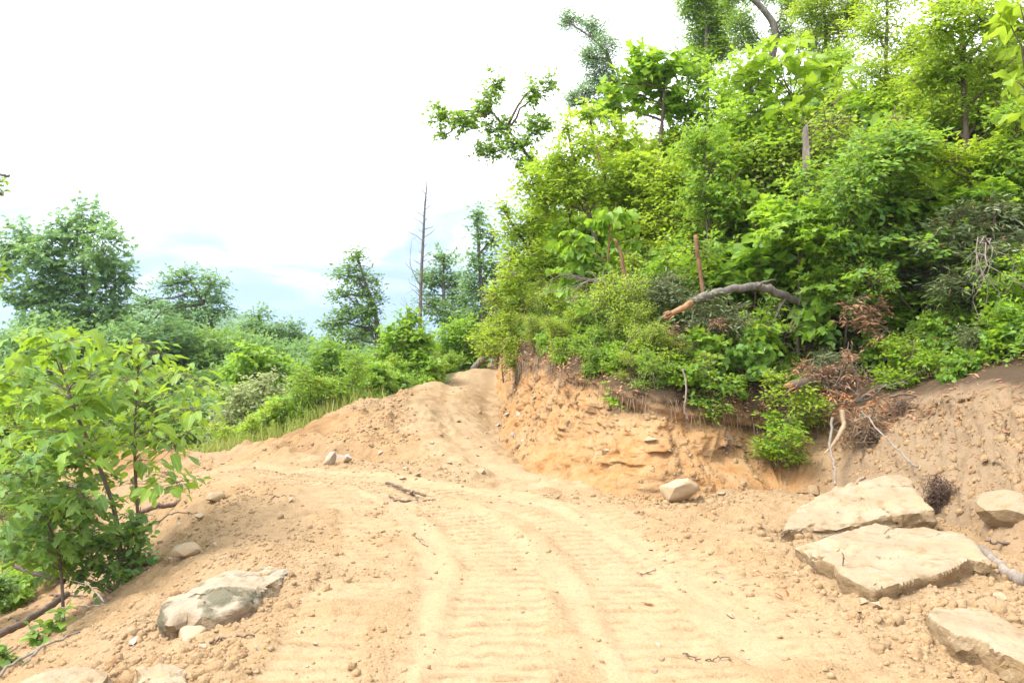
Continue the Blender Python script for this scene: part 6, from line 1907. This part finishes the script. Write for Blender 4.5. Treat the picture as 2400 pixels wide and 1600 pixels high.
slope_leaves('leaf_litter', 26000, 'diamond', 'lf_dead', 0.05, 0.02, 5.0, 791, 'brown leaf litter on the dark topsoil of the slope', 'leaf litter', 1.0, 4)
slope_leaves('ground_cover', 22000, 'diamond', 'lf_bright', 0.065, 0.22, 5.0, 792, 'low green plants covering the slope under the shrubs', 'ground cover', 0.7, 18)
slope_leaves('undergrowth', 12000, 'ovate', 'lf_deep', 0.08, 0.45, 9.0, 793, 'dark green undergrowth between the shrubs of the slope', 'ground cover', 0.6, 26)

# litter of twigs and dead leaves in the hollow below the road
rg = np.random.default_rng(830)
n_ = 1500
xx = -6.6 + 3.2 * rg.random(n_); yy = 5.6 + 6.5 * rg.random(n_)
kp = (bil(GZ, xx, yy) < -0.45) & (fbm2(xx * 1.3, yy * 1.3, 3, 831) > -0.1)
xx, yy = xx[kp], yy[kp]
P = np.column_stack([xx, yy, bil(GZ, xx, yy) + 0.012])
D = rg.normal(size=P.shape) * np.array((1, 1, 0.15)); Nn = np.tile(np.array((0, 0, 1.0)), (len(P), 1)) + rg.normal(0, 0.3, P.shape)
V, Fc, tn = leaf_arrays('diamond', P, D, Nn, 0.05 + 0.05 * rg.random(len(P)), np.column_stack([rg.random(len(P)), rg.random(len(P)) * 0.5, np.zeros(len(P))]))
o = obj('hollow_litter', new_mesh('hollow_litter', V, Fc, {'tint': tn}, M['lf_dead']), kind='stuff')
o['label'] = 'dead leaf litter in the hollow below the road'; o['category'] = 'leaf litter'
for k, (px, Y, kd, sc_) in enumerate([(20, 9.5, 'vine', 0.6), (70, 10.2, 'oval', 0.7), (130, 9.8, 'lobed', 0.55), (-20, 8.6, 'deep', 0.6), (10, 11.2, 'gold', 0.9), (190, 10.6, 'narrow', 0.5)]):
    x = (px - 1200) / FPX * Y
    c = put(kd, (x, Y, gnd(x, Y) - 0.05), k * 1.1, sc_, ['heart-leaved plant in the hollow beside the long dark log', 'oval-leaved plant deep in the hollow behind the maple sapling', 'lobed-leaf plant in the hollow behind the maple sapling', 'dark shrub at the edge of the picture in the hollow', 'yellow-green shrub behind the hollow at the edge of the picture', 'narrow-leaved plant on the far side of the hollow'][k])
    c['group'] = 'plants in the hollow'
for k, pth in enumerate([[(20, 1395, 8.8), (60, 1410, 8.6), (110, 1405, 8.6)], [(0, 1350, 9.6), (50, 1362, 9.4), (90, 1352, 9.4)], [(120, 1350, 9.0), (160, 1372, 8.7), (205, 1380, 8.5)]]):
    pp = [at(*q) for q in pth]
    path = [(1200 + p[0] / p[1] * FPX, 800 - (gnd(p[0], p[1]) + 0.02 - EYE) / p[1] * FPX, p[1]) for p in pp]
    stick('dead_stick', ['brown stick lying lowest in the hollow', 'brown stick lying highest in the hollow', 'brown stick in the hollow under the maple sapling'][k], path, (0.014, 0.008), 'root', 840 + k, cat='stick')

rg = np.random.default_rng(850)
row = (nv1 * (0.35 + 0.65 * rg.random(9000) ** 0.5)).astype(int) + (rg.random(9000) < 0.35) * rg.integers(0, nv2, 9000)
colm = rg.integers(0, NU, 9000)
p_ = HG[np.minimum(row, nr - 1), colm]
kp = (soft[colm] > 0.5) & (p_[:, 1] > 4) & (rg.random(9000) < np.clip((row / nv1) ** 3, 0.03, 1)) & (fbm2(p_[:, 0] * 2, p_[:, 1] * 2, 3, 851) > -0.2)
p_ = p_[kp] + np.array((0, 0, 0.012))
D = rg.normal(size=p_.shape) * np.array((1, 1, 0.3)); Nn = np.tile(np.array((-0.4, -0.3, 1.0)), (len(p_), 1)) + rg.normal(0, 0.35, p_.shape)
V, Fc, tn = leaf_arrays('lance', p_, D, Nn, 0.04 + 0.06 * rg.random(len(p_)), np.column_stack([rg.random(len(p_)) * 0.7, rg.random(len(p_)) * 0.4, np.zeros(len(p_))]))
o = obj('slope_litter', new_mesh('slope_litter', V, Fc, {'tint': tn}, M['lf_dead']), kind='stuff')
o['label'] = 'brown leaf and bark litter strewn over the loose slope'; o['category'] = 'leaf litter'
tangle('dead_brush', 'dense brown tangle of dead brush under the rusty leaf pile', at(2035, 1000, 8.75), 0.24, 190, 'root_tan', 774, 0.0045, (1.15, 0.6, 0.9))
tangle('dead_brush', 'flat brown tangle of dead twigs along the top of the loose slope', at(2150, 945, 8.8), 0.26, 120, 'root', 775, 0.0045, (1.5, 0.6, 0.35))

# ------------------------------------------------------------------ small marks of the place
r = stick('stake', 'pink-topped wooden survey stake at the end of the side road', [(470, 1098, 11.6), (470, 1082, 11.6), (470, 1066, 11.6)], (0.014, 0.012), 'root_tan', 801, cat='stake', n=6, sides=4, wob=0.0)
m, n, out = mat_new('pink_tape')
p = N(n, 'ShaderNodeBsdfPrincipled', Roughness=0.6); p.inputs['Base Color'].default_value = (0.75, 0.28, 0.22, 1); n.links.new(p.outputs[0], out.inputs[0])
M['pink'] = m
loc = np.array(r.location)
obj('flagging_tape', new_mesh('flagging_tape', *tube([at(470, 1082, 11.6) - loc, at(470, 1072, 11.6) - loc], (0.018, 0.016), 6), None, m, False), r)


def fallen_leaves(label, pts, kind, mat, size, seed):
    rg = np.random.default_rng(seed)
    for i, (px, py, tilt) in enumerate(pts):
        q = on_ground([(px, py)], 0.012)[0]; P = at(*q)
        V, Fc, tn = leaf_arrays(kind, np.zeros((1, 3)), rg.normal(size=(1, 3)) * np.array((1, 1, tilt)), np.array([(0, 0, 1.0)]) + rg.normal(0, 0.5, (1, 3)), np.array([size]), np.array([(rg.random(), 0.2, 0)]))
        o = obj('fallen_leaf', new_mesh('fallen_leaf', V, Fc, {'tint': tn}, M[mat]), loc=P)
        tag(o, label[i] if isinstance(label, list) else label, 'leaf', 'rust-red fallen leaves on the road')


fallen_leaves('rust-red dead leaf in the flat cluster lying on the road before the slabs', [(1475, 1418, 0.1), (1490, 1414, 0.1), (1505, 1416, 0.1), (1520, 1413, 0.1), (1535, 1414, 0.1)], 'lance', 'lf_rust', 0.07, 811)
fallen_leaves(['upright rust-red dead leaf standing in the dirt by the slabs', 'second upright rust-red dead leaf leaning on the first by the slabs'], [(1836, 1402, 2.0), (1846, 1398, 2.5)], 'ovate', 'lf_rust', 0.07, 812)

# ------------------------------------------------------------------ thin summer haze over the valley
bm = bmesh.new()
bmesh.ops.create_cube(bm, size=1.0)
bmesh.ops.scale(bm, vec=(800, 700, 84), verts=bm.verts[:])
bmesh.ops.translate(bm, vec=(0, 150, 12), verts=bm.verts[:])
hz = bpy.data.meshes.new('haze'); bm.to_mesh(hz); bm.free()
m, n, out = mat_new('haze_air')
pv = n.nodes.new('ShaderNodeVolumePrincipled')
pv.inputs['Color'].default_value = (0.90, 0.95, 1.0, 1)
pv.inputs['Density'].default_value = 0.0004
n.links.new(pv.outputs[0], out.inputs['Volume'])
hz.materials.append(m)
obj('haze', hz, kind='stuff')
